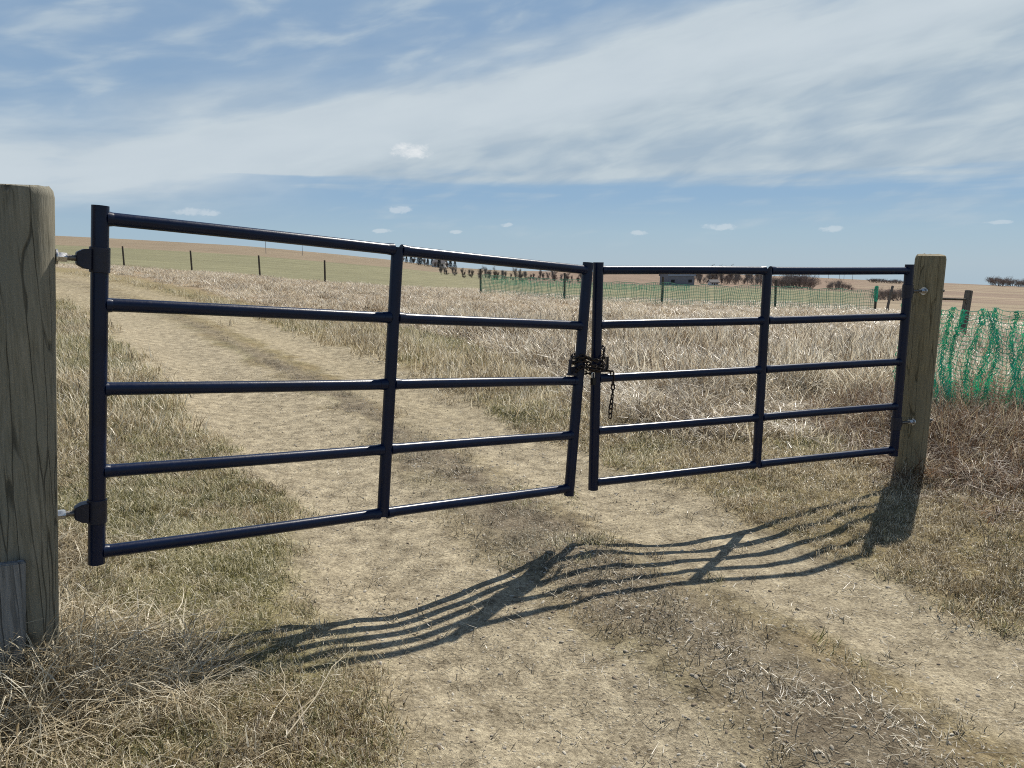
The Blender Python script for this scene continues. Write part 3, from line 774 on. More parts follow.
def at_len(s):
    i = max(0, min(len(cum) - 2, int(np.searchsorted(cum, s)) - 1)); f = (s - cum[i]) / max(cum[i + 1] - cum[i], 1e-9)
    return path[i].lerp(path[i + 1], f)
s = 0; i = 0
while s + PITCH_L < cum[-1] and i < 98:
    a, b = at_len(s), at_len(min(s + PITCH_L, cum[-1])); d = (b - a).normalized()
    u = d.cross(nrm); u = u.normalized() if u.length > .1 else d.cross(Z).normalized()
    w_ = u.cross(d).normalized()
    if i % 2: u, w_ = w_, -u
    rr_ = random.uniform(-.6, .6); u2 = u * math.cos(rr_) + w_ * math.sin(rr_); w2 = -u * math.sin(rr_) + w_ * math.cos(rr_)
    o = bpy.data.objects.new('chain_link', LINK); link(o); o.parent = chain
    Mx = Matrix((u2, w2, d)).transposed().to_4x4(); Mx.translation = (a + b) / 2 - mid; o.matrix_local = Mx
    s += PITCH_L; i += 1
pl = mid + nrm * .045 + ax * -.004 + Z * -.045
lock = empty('padlock', pl); tag(lock, 'small dark padlock hanging from the chain in the gap between uprights', 'padlock')
bm = bmesh.new(); box(bm, Vector((0, 0, -.052)), ax, nrm, Z, .036, .018, .042, .004); build('lock_body', bm, M['lock'], lock, True)
bm = bmesh.new(); tube(bm, [ax * (-.011) + Z * -.033] + [ax * (-.011 * math.cos(t)) + Z * (-.012 + .013 * math.sin(t)) for t in [math.pi * k / 8 for k in range(9)]] + [ax * .011 + Z * -.033], .0032, 8); build('shackle', bm, M['zinc'], lock, True)

# ------------------------------------------------------------------ fence posts and green netting
def small_post(x, y, h, r, mat, label, lx=0., ly=0., group='posts of the far fence', seed=0, name='fence_post', top_green=False):
    zb = gz(x, y)
    bm = bmesh.new(); rg = random.Random(seed)
    tube(bm, [(0, 0, -.4), (lx * .3, ly * .3, h * .3), (lx * .7, ly * .7, h * .7), (lx * .98, ly * .98, h - .015), (lx, ly, h)], [r * 1.05, r * 1.02, r, r * .97, r * .8], 14, True, .03)
    o = build(name, bm, mat, None, True); o.location = (x, y, zb); tag(o, label, 'fence post', group)
    return o
FL = ['thin dark fence post at the far left end, nearest the brown hill', 'second far fence post from the left end, above the bend of the road',
      'third far fence post from the left, in front of the brown slope', 'fourth far fence post from the left, under the middle of the left gate',
      'far fence post hidden behind the middle upright of the left gate', 'far fence post before the grove, right of the left gate middle upright',
      'far fence post just left of the meeting gate uprights', 'far fence post standing in front of the grey barn',
      'far fence post right behind the middle upright of the right gate', 'corner fence post wrapped in bright green netting']
fposts = []
for i, (px, py) in enumerate(FENCE_XY):
    g_ = gz(px, py)
    fposts.append(small_post(px, py, 1.42 if i < 9 else 1.30, .055, M['fpost'], FL[i], random.uniform(-.03, .03), 0, seed=i))
small_post(17.55, 36.2, 1.30, .06, M['fpost2'], 'thin leaning brace post right of the green wrapped corner post', .22, .0, 'brace posts by the fence corner', 21)
small_post(18.3, 36.0, 1.52, .085, M['fpost'], 'stout dark leaning post beside the thin brace post', .32, 0, 'brace posts by the fence corner', 22)
pm = small_post(10.28, 17.6, 1.32, .085, M['fpost2'], 'grey weathered fence post behind the near green net', .10, 0, 'posts of the near fence', 23)

class NetMesh:
    def __init__(s): s.V = []; s.F = []
    def ribbon(s, P_, w, up=None):
        """flat strap with real thickness across, following the points"""
        n = len(P_); i0 = len(s.V)
        for i, p in enumerate(P_):
            d = (P_[min(i + 1, n - 1)] - P_[max(i - 1, 0)]).normalized()
            side = d.cross(Vector((.15, 1, .1))).normalized(); back = side.cross(d).normalized()
            ww = w[i] if hasattr(w, '__len__') else w
            s.V += [p - side * ww / 2, p + back * ww * .3, p + side * ww / 2]
        for i in range(n - 1):
            a = i0 + 3 * i
            s.F += [(a, a + 1, a + 4, a + 3), (a + 1, a + 2, a + 5, a + 4), (a + 2, a, a + 3, a + 5)]
    def obj(s, name, mat, parent=None, loc=Vector()):
        me = mesh_np(name, [tuple(v - loc) for v in s.V], s.F, mat)
        o = bpy.data.objects.new(name, me); link(o); o.location = loc if parent is None else (0, 0, 0)
        if parent is not None: o.parent = parent
        return o
def fence_run(P_list, h_lo, h_hi, name, label, vstep, wv, wh, rows, mat, seed, sag=.06, lean=0.):
    """a length of net along ground points: vertical and horizontal straps"""
    rg = random.Random(seed); nm = NetMesh(); tot = []
    pts_ = [Vector((x, y, 0)) for x, y in P_list]
    seg = [(a, b, (b - a).length) for a, b in zip(pts_, pts_[1:])]
    samples = []
    for a, b, L in seg:
        k = max(2, int(L / vstep))
        for i in range(k):
            f = i / k; p = a.lerp(b, f); sg = 4 * f * (1 - f)
            g_ = gz(p.x, p.y); wob = .03 * math.sin(p.x * 3.1 + seed) + .02 * math.sin(p.x * 7.7)
            samples.append((p, g_, sg, wob))
    def P3(j, f):
        p, g_, sg, wob = samples[j]
        z = g_ + h_lo + (h_hi - h_lo) * f - sag * sg * f + wob * f
        return Vector((p.x + lean * f + .03 * math.sin(f * 5 + p.x * 2), p.y - .06 * sg * math.sin(f * 3.1 + p.x), z))
    for j in range(len(samples)):
        if rg.random() < .06: continue
        nm.ribbon([P3(j, f) for f in (0, .25, .5, .75, 1)], wv * rg.uniform(.6, 1.5))
    for r_ in range(rows + 1):
        f = r_ / rows
        nm.ribbon([P3(j, f) for j in range(len(samples))], wh * (1.5 if r_ == rows else 1) * rg.uniform(.8, 1.2))
    o = nm.obj(name, mat, None, Vector((pts_[0].x, pts_[0].y, gz(pts_[0].x, pts_[0].y))))
    tag(o, label, 'snow fence'); return o
fence_run([(a, b - .08) for a, b in FENCE_XY[5:10]], .12, 1.12, 'snow_fence_net', 'long green plastic net strung along the far fence posts behind the right gate', .085, .017, .014, 13, M['net_far'], 4)
# second net, farther back in the green field
fence_run([(-4, 152), (8, 150), (18, 148), (34, 147)], .1, 1.05, 'snow_fence_net', 'dark green net crossing the green field in front of the barn', .30, .045, .03, 4, M['net'], 6)
# green net wrapped round the corner post
bm = bmesh.new(); cx, cy = FENCE_XY[9]; cz = gz(cx, cy)
nm = NetMesh(); rg = random.Random(3)
for k in range(16):
    t = 2 * math.pi * k / 16
    nm.ribbon([Vector((cx + math.cos(t + f) * (.062 + .02 * rg.random()), cy + math.sin(t + f) * .07, cz + .55 + f * .72)) for f in (0, .2, .4, .6, .8, 1)], .022)
for k in range(14):
    z = cz + .56 + k * .052
    nm.ribbon([Vector((cx + math.cos(t) * .072, cy + math.sin(t) * .075, z + .012 * math.sin(t * 2 + k))) for t in [2 * math.pi * i / 14 for i in range(15)]], .02)
o = nm.obj('net_wrap', M['net'], None, Vector((cx, cy, cz))); tag(o, 'bright green netting bundled round the top of the corner fence post', 'netting')

# near net: slack bundled strands hanging beyond the right gate post
def near_net():
    base = Vector((3.95, 7.0, gz(3.95, 7.0)))
    root = empty('snow_fence_net', base); tag(root, 'slack bright green net hanging in wavy strands right of the gate post', 'snow fence')
    rg = random.Random(12)
    def line(q):  # along the run
        return Vector((3.55 + q * 1.0, 7.08 - q * .12 + .05 * math.sin(q * 2), 0))
    strands = NetMesh(); cords = NetMesh()
    gq = np.linspace(-.5, 5.2, 60); gl = [gz(line(q).x, line(q).y) for q in gq]
    def gnear(x): return float(np.interp(x - 3.55, gq, gl))
    H0 = 1.17
    ks = np.arange(.05, 4.2, .105)
    def SP(k, f):
        q = ks[k] + .028 * math.sin(k * 2.2)
        a = .030 * math.sin(f * 4.6 + k * .35 + .6) + .014 * math.sin(f * 9.3 + k * 1.9) - .035 * (1 - f) * math.sin(k * .45 + 1)
        p = line(q + a); top = gnear(p.x) + H0 - .03 * math.sin(q * 2.2) - .025 * (k % 2)
        lo = gnear(p.x) + .10 + .07 * math.sin(k * 1.7)
        return Vector((p.x, p.y + .05 * math.sin(f * 6 + k), lo + (top - lo) * f))
    for k in range(len(ks)):
        n_ = 46
        for rep in range(9):
            off = rg.uniform(-.022, .022); P_ = []; W_ = []
            for i in range(n_):
                f = i / (n_ - 1)
                P_.append(SP(k, f) + Vector((off + rg.uniform(-.017, .017), rg.uniform(-.015, .015), rg.uniform(-.006, .006))))
                W_.append(.0026 + .0060 * rg.random() ** 2)
            strands.ribbon(P_, W_)
        for j in range(90):   # crumpled bits of mesh along each bundle
            f = rg.random(); c_ = SP(k, f) + Vector((rg.gauss(0, .014), rg.gauss(0, .014), 0))
            ln = rg.uniform(.010, .030); a = rg.uniform(0, 6.28)
            strands.ribbon([c_ + Vector((math.cos(a) * ln * t, rg.uniform(-.01, .01), math.sin(a) * ln * t)) for t in (-.6, 0, .6)], rg.uniform(.004, .010))
    for r_ in range(1, 26):      # the thin threads of the mesh between the bundles
        f = 1 - r_ / 26; P_ = []
        for k in range(len(ks) - 1):
            for t in (0, .33, .66):
                p = SP(k, f).lerp(SP(k + 1, f), t); p.z -= .022 * math.sin(t * math.pi) + rg.uniform(-.008, .008); P_.append(p)
        strands.ribbon(P_, .0048)
    for k in range(len(ks) - 1):
        for t in (.33, .66):
            strands.ribbon([SP(k, f).lerp(SP(k + 1, f), t) + Vector((rg.uniform(-.01, .01), 0, -.02)) for f in np.linspace(0, 1, 26)], .0042)
    strands.obj('net_strand', M['net'], root, base)
    for r_ in (0, 1, 2, 3, 5, 7):
        f = 1 - r_ / 18
        P_ = []
        for k in range(len(ks) - 1):
            for t in (0, .33, .66):
                if rg.random() < (.0 if r_ < 2 else .02): pass
                p = SP(k, f).lerp(SP(k + 1, f), t); p.z -= .018 * math.sin(t * math.pi) + rg.uniform(0, .006); P_.append(p)
        cords.ribbon(P_, .0075 if r_ == 0 else .0034)
    cords.obj('cross_cord', M['cord'], root, base)
near_net()
# rail left on the near fence
bm = bmesh.new(); a = Vector((9.3, 17.6, 0)); b = Vector((10.25, 17.45, 0)); a.z = gz(a.x, a.y) + 1.16; b.z = gz(b.x, b.y) + 1.10
tube(bm, [a - a, (b - a) * .5 + Z * -.02, b - a], [.03, .028, .024], 10, True, .05)
o = build('fence_rail', bm, M['fpost'], None, True); o.location = a; tag(o, 'thin old rail joining the right gate post side to the grey fence post', 'rail')
bm = bmesh.new(); box(bm, Vector((0, 0, 0)), X, Y, Z, .28, .05, .10, .01); o = build('wooden_block', bm, M['fpost'], None); o.location = (9.55, 17.7, gz(9.55, 17.7) + 1.40)
WB = o; tag(o, 'dark wood block fixed above the old rail, just right of the gate post', 'block')

# ------------------------------------------------------------------ far buildings, trees, poles
def barn(x, y, rz):
    root = empty('barn', (x, y, gz(x, y) - .3), rz); tag(root, 'low grey barn with an arched roof in the trees behind the right gate', 'barn')
    L, Wd, hw, hr = 9., 6.0, 3.2, 5.3
    wall = simple('grey_blue_cladding', (.17, .185, .21), .6, 0, .4, .15, 1.5); roof = simple('weathered_sheet_roof', (.30, .31, .325), .45, .3, .5, .15, 1.0); dark = simple('dark_opening', (.02, .02, .022), .8)
    bm = bmesh.new(); box(bm, Vector((0, 0, hw / 2)), X, Y, Z, L, Wd, hw, .02)
    prof = [(-Wd / 2 * math.cos(t), hw + (hr - hw) * math.sin(t)) for t in [math.pi * k / 12 for k in range(13)]]
    for sx in (-L / 2 + .05, L / 2 - .05):
        bm.faces.new([bm.verts.new((sx, a, b)) for a, b in prof])
    build('wall', bm, wall, root)
    bm = bmesh.new(); R0 = []
    for sx in (-L / 2 - .3, L / 2 + .3):
        R0.append([[bm.verts.new((sx, a * (1.04 + q), hw + (b - hw) * (1.02 + q) + .02)) for a, b in prof] for q in (0, .03)])
    for k in range(12):
        for q in (0, 1): bm.faces.new((R0[0][q][k], R0[0][q][k + 1], R0[1][q][k + 1], R0[1][q][k]))
        for e in (0, 1): bm.faces.new((R0[e][0][k], R0[e][0][k + 1], R0[e][1][k + 1], R0[e][1][k]))
    build('roof', bm, roof, root, True)
    bm = bmesh.new(); box(bm, Vector((L / 2 + .02, 0, 1.6)), X, Y, Z, .1, 3, 2.9, .01); build('door', bm, dark, root)
    for k in (-3, 3):
        bm = bmesh.new(); box(bm, Vector((k, -Wd / 2 - .02, 1.7)), X, Y, Z, 1.2, .1, .9, .01); build('window', bm, dark, root)
    return root
barn(52.2, 246, R(16))
def house(x, y, rz, sc, nm, label, wallc):
    root = empty(nm, (x, y, gz(x, y) - .2), rz); tag(root, label, 'house', 'far farm buildings')
    wall = simple(nm + '_siding', wallc, .6, 0, .3, .08, 2); roof = simple(nm + '_shingles', (.13, .12, .12), .8, 0, .2, .2, 3); dark = simple(nm + '_glass', (.03, .035, .04), .15)
    L, Wd, hw, hr = 7 * sc, 5.5 * sc, 2.7 * sc, 4.3 * sc
    bm = bmesh.new(); box(bm, Vector((0, 0, hw / 2)), X, Y, Z, L, Wd, hw)
    for sx in (-L / 2 + .02, L / 2 - .02): bm.faces.new([bm.verts.new((sx, a, b)) for a, b in ((-Wd / 2, hw), (Wd / 2, hw), (0, hr))])
    build('wall', bm, wall, root)
    bm = bmesh.new(); S = []
    for sx in (-L / 2 - .35, L / 2 + .35): S.append([bm.verts.new((sx, a, b)) for a, b in ((-Wd / 2 - .4, hw - .2), (0, hr + .05), (Wd / 2 + .4, hw - .2), (Wd / 2 + .4, hw + .0), (0, hr + .27), (-Wd / 2 - .4, hw + .0))])
    for k in range(6): bm.faces.new((S[0][k], S[0][(k + 1) % 6], S[1][(k + 1) % 6], S[1][k]))
    bm.faces.new(S[0]); bm.faces.new(S[1]); build('roof', bm, roof, root)
    for k in (-L * .28, L * .3):
        bm = bmesh.new(); box(bm, Vector((k, -Wd / 2 - .02, hw * .55)), X, Y, Z, 1.1 * sc, .08, 1.1 * sc); build('window', bm, dark, root)
    bm = bmesh.new(); box(bm, Vector((0, -Wd / 2 - .02, hw * .4)), X, Y, Z, .95 * sc, .08, hw * .78); build('door', bm, dark, root)
house(69.9, 270, R(15), .42, 'white_house', 'small white house between the grey barn and the bare trees', (.72, .71, .68))
house(-56, 600, R(-10), 1.4, 'pale_farmhouse', 'tiny pale farmhouse among the dark trees on the skyline left of centre', (.66, .64, .60))
bark = simple('grey_bark', (.17, .15, .13), .9, 0, .1, .3, 8)
twig1 = simple('bare_brown_twigs', (.21, .175, .155), .9, 0, .1, .3, .8); twig2 = simple('bare_grey_twigs', (.24, .22, .205), .9, 0, .1, .3, .8)
ever = simple('dark_evergreen_needles', (.055, .065, .06), .8, 0, .2, .35, 1.2)
willow = simple('reddish_willow_twigs', (.23, .18, .155), .9, 0, .1, .3, .8)
def bare_tree_meshes(h, spread_, seed, shrub=False, mat=None, dense=900):
    rg = random.Random(seed); bm = bmesh.new(); V = []; F = []
    tips = []
    def limb(p, d, L, r, lvl):
        q = p + d * L * .5 + Vector((rg.uniform(-1, 1), rg.uniform(-1, 1), rg.uniform(-.3, .6))) * L * .08; e = p + d * L
        tube(bm, [p, q, e], [r, r * .8, r * .55], 6, False)
        tips.append((q, d, lvl)); tips.append((e, d, lvl))
        if lvl < 3:
            for _ in range(3 if lvl else 7):
                nd = (d + Vector((rg.uniform(-1, 1), rg.uniform(-1, 1), rg.uniform(-.25, .8))) * .75 * spread_).normalized()
                limb(p.lerp(e, rg.uniform(.25 if lvl else .12, 1)), nd, L * rg.uniform(.5, .8), r * .52, lvl + 1)
    if shrub:
        for _ in range(9):
            d = Vector((rg.uniform(-.8, .8), rg.uniform(-.8, .8), 1)).normalized(); limb(Vector((d.x * .5, d.y * .5, -.1)), d, h * .5, .05, 1)
    else:
        limb(Vector((0, 0, -.3)), Vector((rg.uniform(-.06, .06), rg.uniform(-.06, .06), 1)).normalized(), h * .46, h * .020, 0)
    for _ in range(dense):
        p, d, lvl = rg.choice(tips)
        if lvl < 1 and not shrub: continue
        dd = (d * .5 + Vector((rg.uniform(-1, 1), rg.uniform(-1, 1), rg.uniform(-.4, 1)))).normalized(); L = h * rg.uniform(.05, .13)
        s_ = dd.cross(Vector((rg.random(), rg.random(), .2))).normalized() * rg.uniform(.018, .045) * h / 6
        a = p + Vector((rg.gauss(0, 1), rg.gauss(0, 1), rg.gauss(0, .8))) * h * .05
        i0 = len(V); V += [a - s_, a + s_, a + dd * L]; F.append((i0, i0 + 1, i0 + 2))
    me = bpy.data.meshes.new('trunk'); bm.to_mesh(me); bm.free(); me.materials.append(bark)
    return me, mesh_np('crown', V, F, mat)
def evergreen_meshes(h, seed):
    rg = random.Random(seed); bm = bmesh.new(); tube(bm, [(0, 0, -.3), (0, 0, h * .9)], [h * .02, h * .004], 7)
    me = bpy.data.meshes.new('trunk'); bm.to_mesh(me); bm.free(); me.materials.append(bark); V = []; F = []
    for _ in range(1500):
        f = rg.random() ** .8; z = h * (.06 + .94 * f); rad = h * .20 * (1 - f) * rg.uniform(.3, 1.1) + .05; t = rg.uniform(0, 6.28)
        p = Vector((math.cos(t) * rad, math.sin(t) * rad, z)); d = Vector((math.cos(t), math.sin(t), rg.uniform(-.6, .1))).normalized() * h * .06
        s_ = Vector((-math.sin(t), math.cos(t), rg.uniform(-.4, .4))) * h * .022
        i0 = len(V); V += [p - s_, p + s_, p + d]; F.append((i0, i0 + 1, i0 + 2))
    return me, mesh_np('crown', V, F, ever)
TREES = {'bare': [bare_tree_meshes(6.5, .6, 40 + i, False, twig2 if i % 2 else twig1, 1500) for i in range(4)],
         'shrub': [bare_tree_meshes(4.2, 1., 60 + i, True, (twig1, willow, twig2)[i % 3], 1600) for i in range(3)],
         'evergreen': [evergreen_meshes(7.5, 80 + i) for i in range(3)]}
def tree(kind, name, x, y, sc, label, cat, group, wide=1.):
    root = empty(name, (x, y, gz(x, y) - .1), random.uniform(0, 6.28)); root.scale = (sc * wide, sc * wide, sc); tag(root, label, cat, group)
    tr, cr = random.choice(TREES[kind])
    for nm, me in (('trunk' if kind != 'shrub' else 'stem', tr), ('crown', cr)):
        o = bpy.data.objects.new(nm, me); link(o); o.parent = root
def col(u, d): return (u - 512) / 769. * d   # bearing to metres at that distance
# bare grove across the middle distance
for i in range(38):
    d = random.uniform(235, 300); u = 440 + i * 4.1 + random.uniform(-2, 2)
    if 585 < u < 606: u += 0
    tree('bare', 'bare_tree', col(u, d), d, random.uniform(.36, .68), 'slim leafless tree in the pale grove beyond the green field', 'tree', 'bare trees of the middle grove', random.uniform(.7, 1.))
    if i % 2: tree('shrub', 'bare_shrub', col(u + 2, d - 8), d - 8, random.uniform(.26, .46), 'low leafless shrub at the foot of the pale grove', 'shrub', 'undergrowth of the middle grove', 1.4)
for i in range(24):
    d = random.uniform(285, 330); u = 692 + i * 3.3 + random.uniform(-2, 2)
    tree('bare' if i % 3 else 'shrub', 'bare_tree', col(u, d), d, random.uniform(.75, 1.1), 'brown leafless tree in the clump right of the grey barn', 'tree', 'bare trees beside the barn')
for i in range(12):
    d = random.uniform(240, 275); u = 773 + i * 3.1 + random.uniform(-1, 1)
    tree('shrub', 'bare_shrub', col(u, d), d, 1.45 if 4 < i < 10 else 1.05, 'dense leafless shrub in the rounded thicket behind the right gate', 'shrub', 'shrubs of the rounded thicket', 1.1)
for i in range(6):
    d = random.uniform(245, 270); u = 826 + i * 4.6
    tree('shrub', 'bare_shrub', col(u, d), d, (.55, .9, 1.0, .75, .6, .4)[i], 'low reddish leafless shrub in the small patch left of the fence corner', 'shrub', 'shrubs left of the fence corner')
for i in range(8):
    d = random.uniform(120, 150); u = 876 + i * 4.5
    tree('shrub', 'bare_shrub', col(u, d), d, random.uniform(.35, .62), 'low dark scrub on the fallow ground behind the fence corner', 'shrub', 'scrub behind the fence corner', 1.3)
for i in range(15):
    d = random.uniform(560, 640); u = 404 + i * 3.6 + random.uniform(-1, 1)
    tree('evergreen' if i % 3 else 'bare', 'dark_tree', col(u, d), d, random.uniform(.75, 1.2), 'small dark tree on the skyline left of centre', 'tree', 'dark trees on the left skyline', 1.3)
for i in range(14):
    d = random.uniform(660, 695); u = 988 + i * 5.2 + random.uniform(-1, 1)
    tree('shrub', 'dark_tree', col(u, d), d, random.uniform(1.5, 2.3), 'dark tree of the row on the far right skyline', 'tree', 'tree row on the right skyline', 1.5)
for i in range(11):
    d = random.uniform(560, 580); u = 868 + i * 2.9
    tree('shrub', 'dark_tree', col(u, d), d, random.uniform(.8, 1.0), 'dark tree in the narrow strip above the brace posts', 'tree', 'narrow tree strip', 1.4)
polem = simple('utility_pole_timber', (.25, .24, .23), .85)
def pole(u, d, h):
    x = col(u, d); root = empty('utility_pole', (x, d, gz(x, d) - .5), random.uniform(-.3, .3)); tag(root, 'thin utility pole on the skyline', 'utility pole', 'utility poles along the skyline')
    bm = bmesh.new(); tube(bm, [(0, 0, 0), (0, 0, h)], [.15, .10], 8); build('shaft', bm, polem, root)
    bm = bmesh.new(); box(bm, Vector((0, 0, h - .5)), X, Y, Z, 2.4, .14, .16); build('crossarm', bm, polem, root)
PL = [(269, 420), (305, 480), (825, 640), (836, 660), (840.5, 650), (849, 640), (811, 660)]
for u, d in PL: pole(u, d, 9.5)
for o_, l_ in zip([o for o in COL.objects if o.name.startswith('utility_pole')],
    ['thin utility pole on the brown left slope, the one farther left', 'thin utility pole right of the other one on the left slope', 'tall utility pole on the skyline, left of the close pair', 'left pole of the close pair on the right skyline',
     'right pole of the close pair on the right skyline', 'rightmost utility pole on the skyline above the brown field', 'faint utility pole right above the rounded thicket']): o_['label'] = l_
# long dry stalk lying in the lower left grass
bm = bmesh.new(); a = Vector((-.72, 2.24, gz(-.72, 2.24) + .05)); b = Vector((-.60, 2.72, gz(-.60, 2.72) + .16))
tube(bm, [Vector(), (b - a) * .35 + Vector((.012, 0, .014)), (b - a) * .7 + Vector((-.008, 0, .02)), b - a], [.0024, .0022, .0018, .0010], 7); o = build('dry_stalk', bm, simple('pale_dry_stalk', (.42, .36, .25), .7), None, True); o.location = a
tag(o, 'single long pale stalk lying across the grass at lower left', 'stalk')

# ------------------------------------------------------------------ light and sky
SUN_AZ, SUN_EL = R(31.4), R(51.5)
def sky():
    w = bpy.data.worlds.new('World'); scene.world = w; w.use_nodes = True
    n = NT.__new__(NT); n.t = w.node_tree; n.t.nodes.clear(); n.out = n.t.nodes.new('ShaderNodeOutputWorld')
    sk = n.n('ShaderNodeTexSky', sky_type='NISHITA', sun_disc=False, sun_elevation=SUN_EL, sun_rotation=SUN_AZ, altitude=600, air_density=1.0, dust_density=.1, ozone_density=1.6)
    tc = n.n('ShaderNodeTexCoord'); D = tc.outputs['Generated']
    sp = n.n('ShaderNodeSeparateXYZ'); n.l(D, sp.inputs[0])
    az0 = n.math('ARCTAN2', sp.outputs[0], sp.outputs[1])
    az = n.math('MULTIPLY', n.math('SINE', az0), 60.)
    back = n.math('SUBTRACT', 1., n.math('MULTIPLY', n.math('SUBTRACT', .2, sp.outputs[1], True), .8))
    el = n.math('MULTIPLY', n.math('ARCSINE', sp.outputs[2]), 180 / math.pi)
    def sm(x, a, b):
        m = n.n('ShaderNodeMapRange', interpolation_type='SMOOTHSTEP'); m.inputs[1].default_value = a; m.inputs[2].default_value = b; n.l(x, m.inputs[0]); return m.outputs[0]
    def comb(a, b): 
        c = n.n('ShaderNodeCombineXYZ'); n.l(a, c.inputs[0]); n.l(b, c.inputs[1]); return c.outputs[0]
    # coordinates along and across the drift of the high cloud
    tilt = n.math('SUBTRACT', el, n.math('MULTIPLY', az, .18))
    cA = comb(n.math('MULTIPLY', az, .06), n.math('MULTIPLY', tilt, .28))
    n1 = n.noise(cA, 1.0, 5, .52, .3).outputs[0]
    cB = comb(n.math('MULTIPLY', az, .16), n.math('MULTIPLY', tilt, .55))
    n2 = n.noise(cB, 1.2, 4, .50, .3).outputs[0]
    cC = comb(n.math('MULTIPLY', az, .05), n.math('MULTIPLY', el, .8))
    n3 = n.noise(cC, 1.0, 5, .52, .2).outputs[0]
    dist_ = n.math('ADD', n.math('SUBTRACT', tilt, 10.2), n.math('MULTIPLY', n.math('SUBTRACT', n1, .5), 7.))
    lowedge = n.math('ADD', el, n.math('ADD', n.math('MULTIPLY', n.math('SUBTRACT', n3, .5), 3.2), n.math('MULTIPLY', n.math('SUBTRACT', n2, .5), 1.2)))
    low = sm(lowedge, 4.9, 6.3)
    plate = n.math('MULTIPLY', n.math('SUBTRACT', 1., sm(dist_, .0, 8.)), .95)
    crest = n.math('MULTIPLY', n.math('MULTIPLY', sm(dist_, -3.5, 1.), n.math('SUBTRACT', 1., sm(dist_, 1., 6.))), .42)
    wisps = n.math('MULTIPLY', sm(n2, .38, .80), .50)
    veil = n.math('MAXIMUM', n.math('ADD', plate, crest), n.math('ADD', wisps, .16))
    veil = n.math('MULTIPLY', veil, n.math('ADD', n.math('MULTIPLY', n2, .55), .70))
    lowleft = n.math('MAXIMUM', low, n.math('MULTIPLY', n.math('MULTIPLY', sm(lowedge, 1.5, 6.), n.math('SUBTRACT', 1., sm(az, -26., -10.))), .9))
    veil = n.math('MULTIPLY', veil, lowleft, True)
    thin = n.math('MULTIPLY', sm(n.math('MULTIPLY', n.math('ADD', n3, n2), .5), .48, .66), .45)   # thin streaks under the sheet
    veil = n.math('MAXIMUM', veil, n.math('MULTIPLY', thin, sm(el, .5, 3.)), True)
    veil = n.math('MULTIPLY', veil, n.math('SUBTRACT', 1., n.math('MULTIPLY', sm(el, 22., 42.), .85)))
    veil = n.math('MULTIPLY', veil, back)
    shade = n.ramp(n2, [(.34, CLOUD_LO), (.66, CLOUD_HI)])
    shade = n.mix(n.math('MULTIPLY', crest, 2.0, True), shade, CLOUD_TOP)
    grad = n.ramp(n.math('DIVIDE', el, 24.), [(0., LOW_SKY[0]), (.09, LOW_SKY[1]), (.19, LOW_SKY[2]), (.60, LOW_SKY[3])])
    base = n.mix(n.math('MULTIPLY', n.math('SUBTRACT', 1., sm(el, 18., 40.)), .88), sk.outputs[0], n.mix(1., grad, (10., 10., 10.), 'MULTIPLY'))
    c = n.mix(veil, base, shade)
    # a few small heaps of cumulus low in the sky
    cm = None
    wn = n.noise(comb(az, n.math('MULTIPLY', el, 1.6)), 1.15, 6, .65, .3).outputs[0]
    for a0, e0, sa, se in CUMULI:
        q = n.math('ADD', n.math('POWER', n.math('DIVIDE', n.math('SUBTRACT', az, a0), sa), 2), n.math('POWER', n.math('DIVIDE', n.math('SUBTRACT', el, e0), se), 2))
        q = n.math('ADD', q, n.math('MULTIPLY', n.math('SUBTRACT', wn, .5), 4.2))
        m = n.math('SUBTRACT', 1., sm(q, -.5, 1.35) if sa > 1.45 and e0 > 5 else sm(q, .15, 1.25))
        q2 = n.math('SUBTRACT', 1., sm(n.math('ABSOLUTE', n.math('SUBTRACT', az, a0)), sa * .9, sa * 1.7))
        q3 = n.math('SUBTRACT', 1., sm(n.math('ABSOLUTE', n.math('SUBTRACT', el, e0)), se * .9, se * 1.8))
        m = n.math('MULTIPLY', m, n.math('MULTIPLY', n.math('MULTIPLY', q2, q3), 1.05 if sa > 1.45 and e0 > 5 else .4))
        cm = m if cm is None else n.math('MAXIMUM', cm, m)
    c = n.mix(n.math('MULTIPLY', n.math('MULTIPLY', cm, sp.outputs[1], True), .85), c, CLOUD_WHITE)
    bg = n.n('ShaderNodeBackground', i_Strength=SKY_STRENGTH); n.l(c, bg.inputs[0]); n.l(bg.outputs[0], n.out.inputs[0])
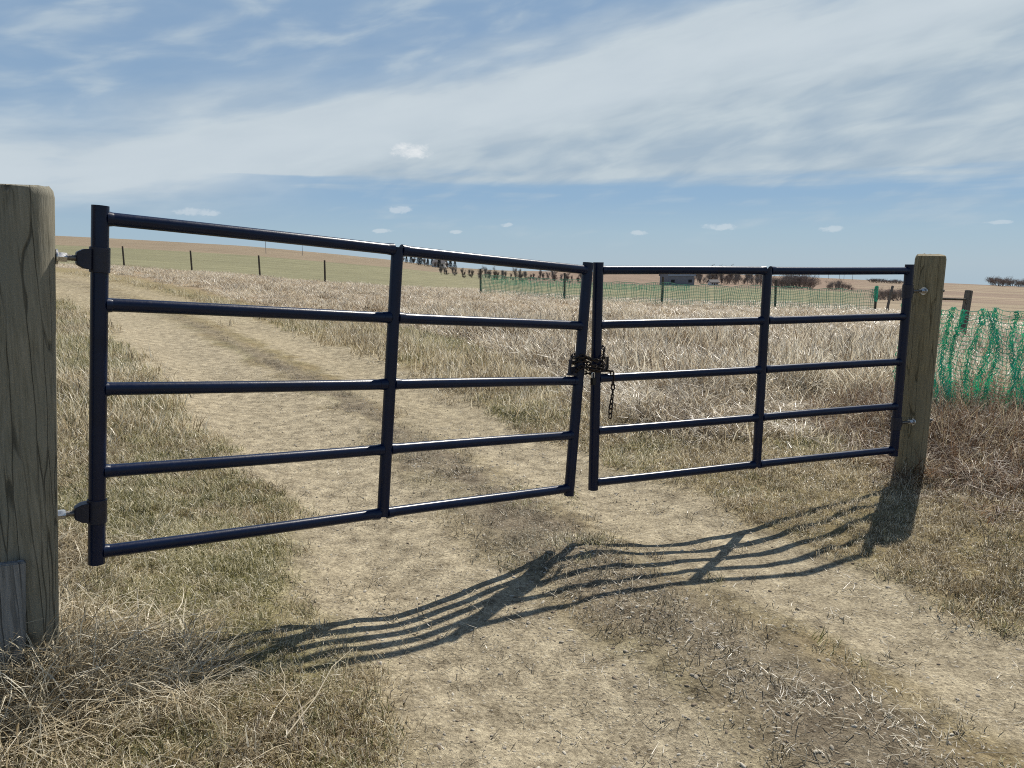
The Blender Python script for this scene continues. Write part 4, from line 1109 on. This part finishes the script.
def pix_dir(u, v):
    d = ray(u, v); return 60 * d[0] / math.hypot(d[0], d[1]), math.degrees(math.atan2(d[2], math.hypot(d[0], d[1])))
CUMULI = [(*pix_dir(412, 151), 1.5, .55), (*pix_dir(402, 210), 1.0, .27), (*pix_dir(198, 212), 1.5, .26), (*pix_dir(640, 233), .65, .20), (*pix_dir(719, 227), 1.35, .24), (*pix_dir(831, 229), .75, .22), (*pix_dir(998, 222), .7, .14), (*pix_dir(382, 231), .9, .16), (*pix_dir(456, 232), .5, .15), (*pix_dir(507, 225), .5, .15)]
SKY_STRENGTH = .085
LOW_SKY = ((.36, .50, .63), (.34, .49, .63), (.265, .425, .62), (.235, .375, .57))
CLOUD_LO, CLOUD_HI, CLOUD_TOP, CLOUD_WHITE = (4.1, 5.1, 6.0), (5.5, 6.4, 7.0), (6.2, 7.0, 7.6), (8.5, 8.8, 9.0)
sky()
sl = bpy.data.lights.new('sun', 'SUN'); sl.energy = 5.0; sl.angle = R(.55); sl.color = (1, .95, .86)
so = bpy.data.objects.new('sun', sl); link(so)
so.rotation_euler = (R(90) - SUN_EL, 0, -SUN_AZ + math.pi); so.rotation_mode = 'XYZ'
dirv = Vector((math.sin(SUN_AZ) * math.cos(SUN_EL), math.cos(SUN_AZ) * math.cos(SUN_EL), math.sin(SUN_EL)))
so.rotation_euler = dirv.to_track_quat('Z', 'Y').to_euler()

cam = bpy.data.cameras.new('camera'); cam.sensor_width = 36; cam.lens = 769 / 1024 * 36; cam.clip_end = 20000; cam.clip_start = .05
co = bpy.data.objects.new('camera', cam); link(co)
co.matrix_world = Matrix.Translation((0, 0, CAM_H)) @ Matrix.Rotation(math.pi / 2 - PITCH, 4, 'X') @ Matrix.Rotation(.0032, 4, 'Z')
scene.camera = co
scene.view_settings.view_transform = 'Standard'; scene.view_settings.look = 'None'
scene.view_settings.exposure = .16; scene.view_settings.gamma = 1.
scene.render.engine = 'CYCLES'
scene.cycles.use_denoising = False
scene.cycles.filter_width = 1.05
scene.cycles.max_bounces = 6; scene.cycles.diffuse_bounces = 3; scene.cycles.transmission_bounces = 3
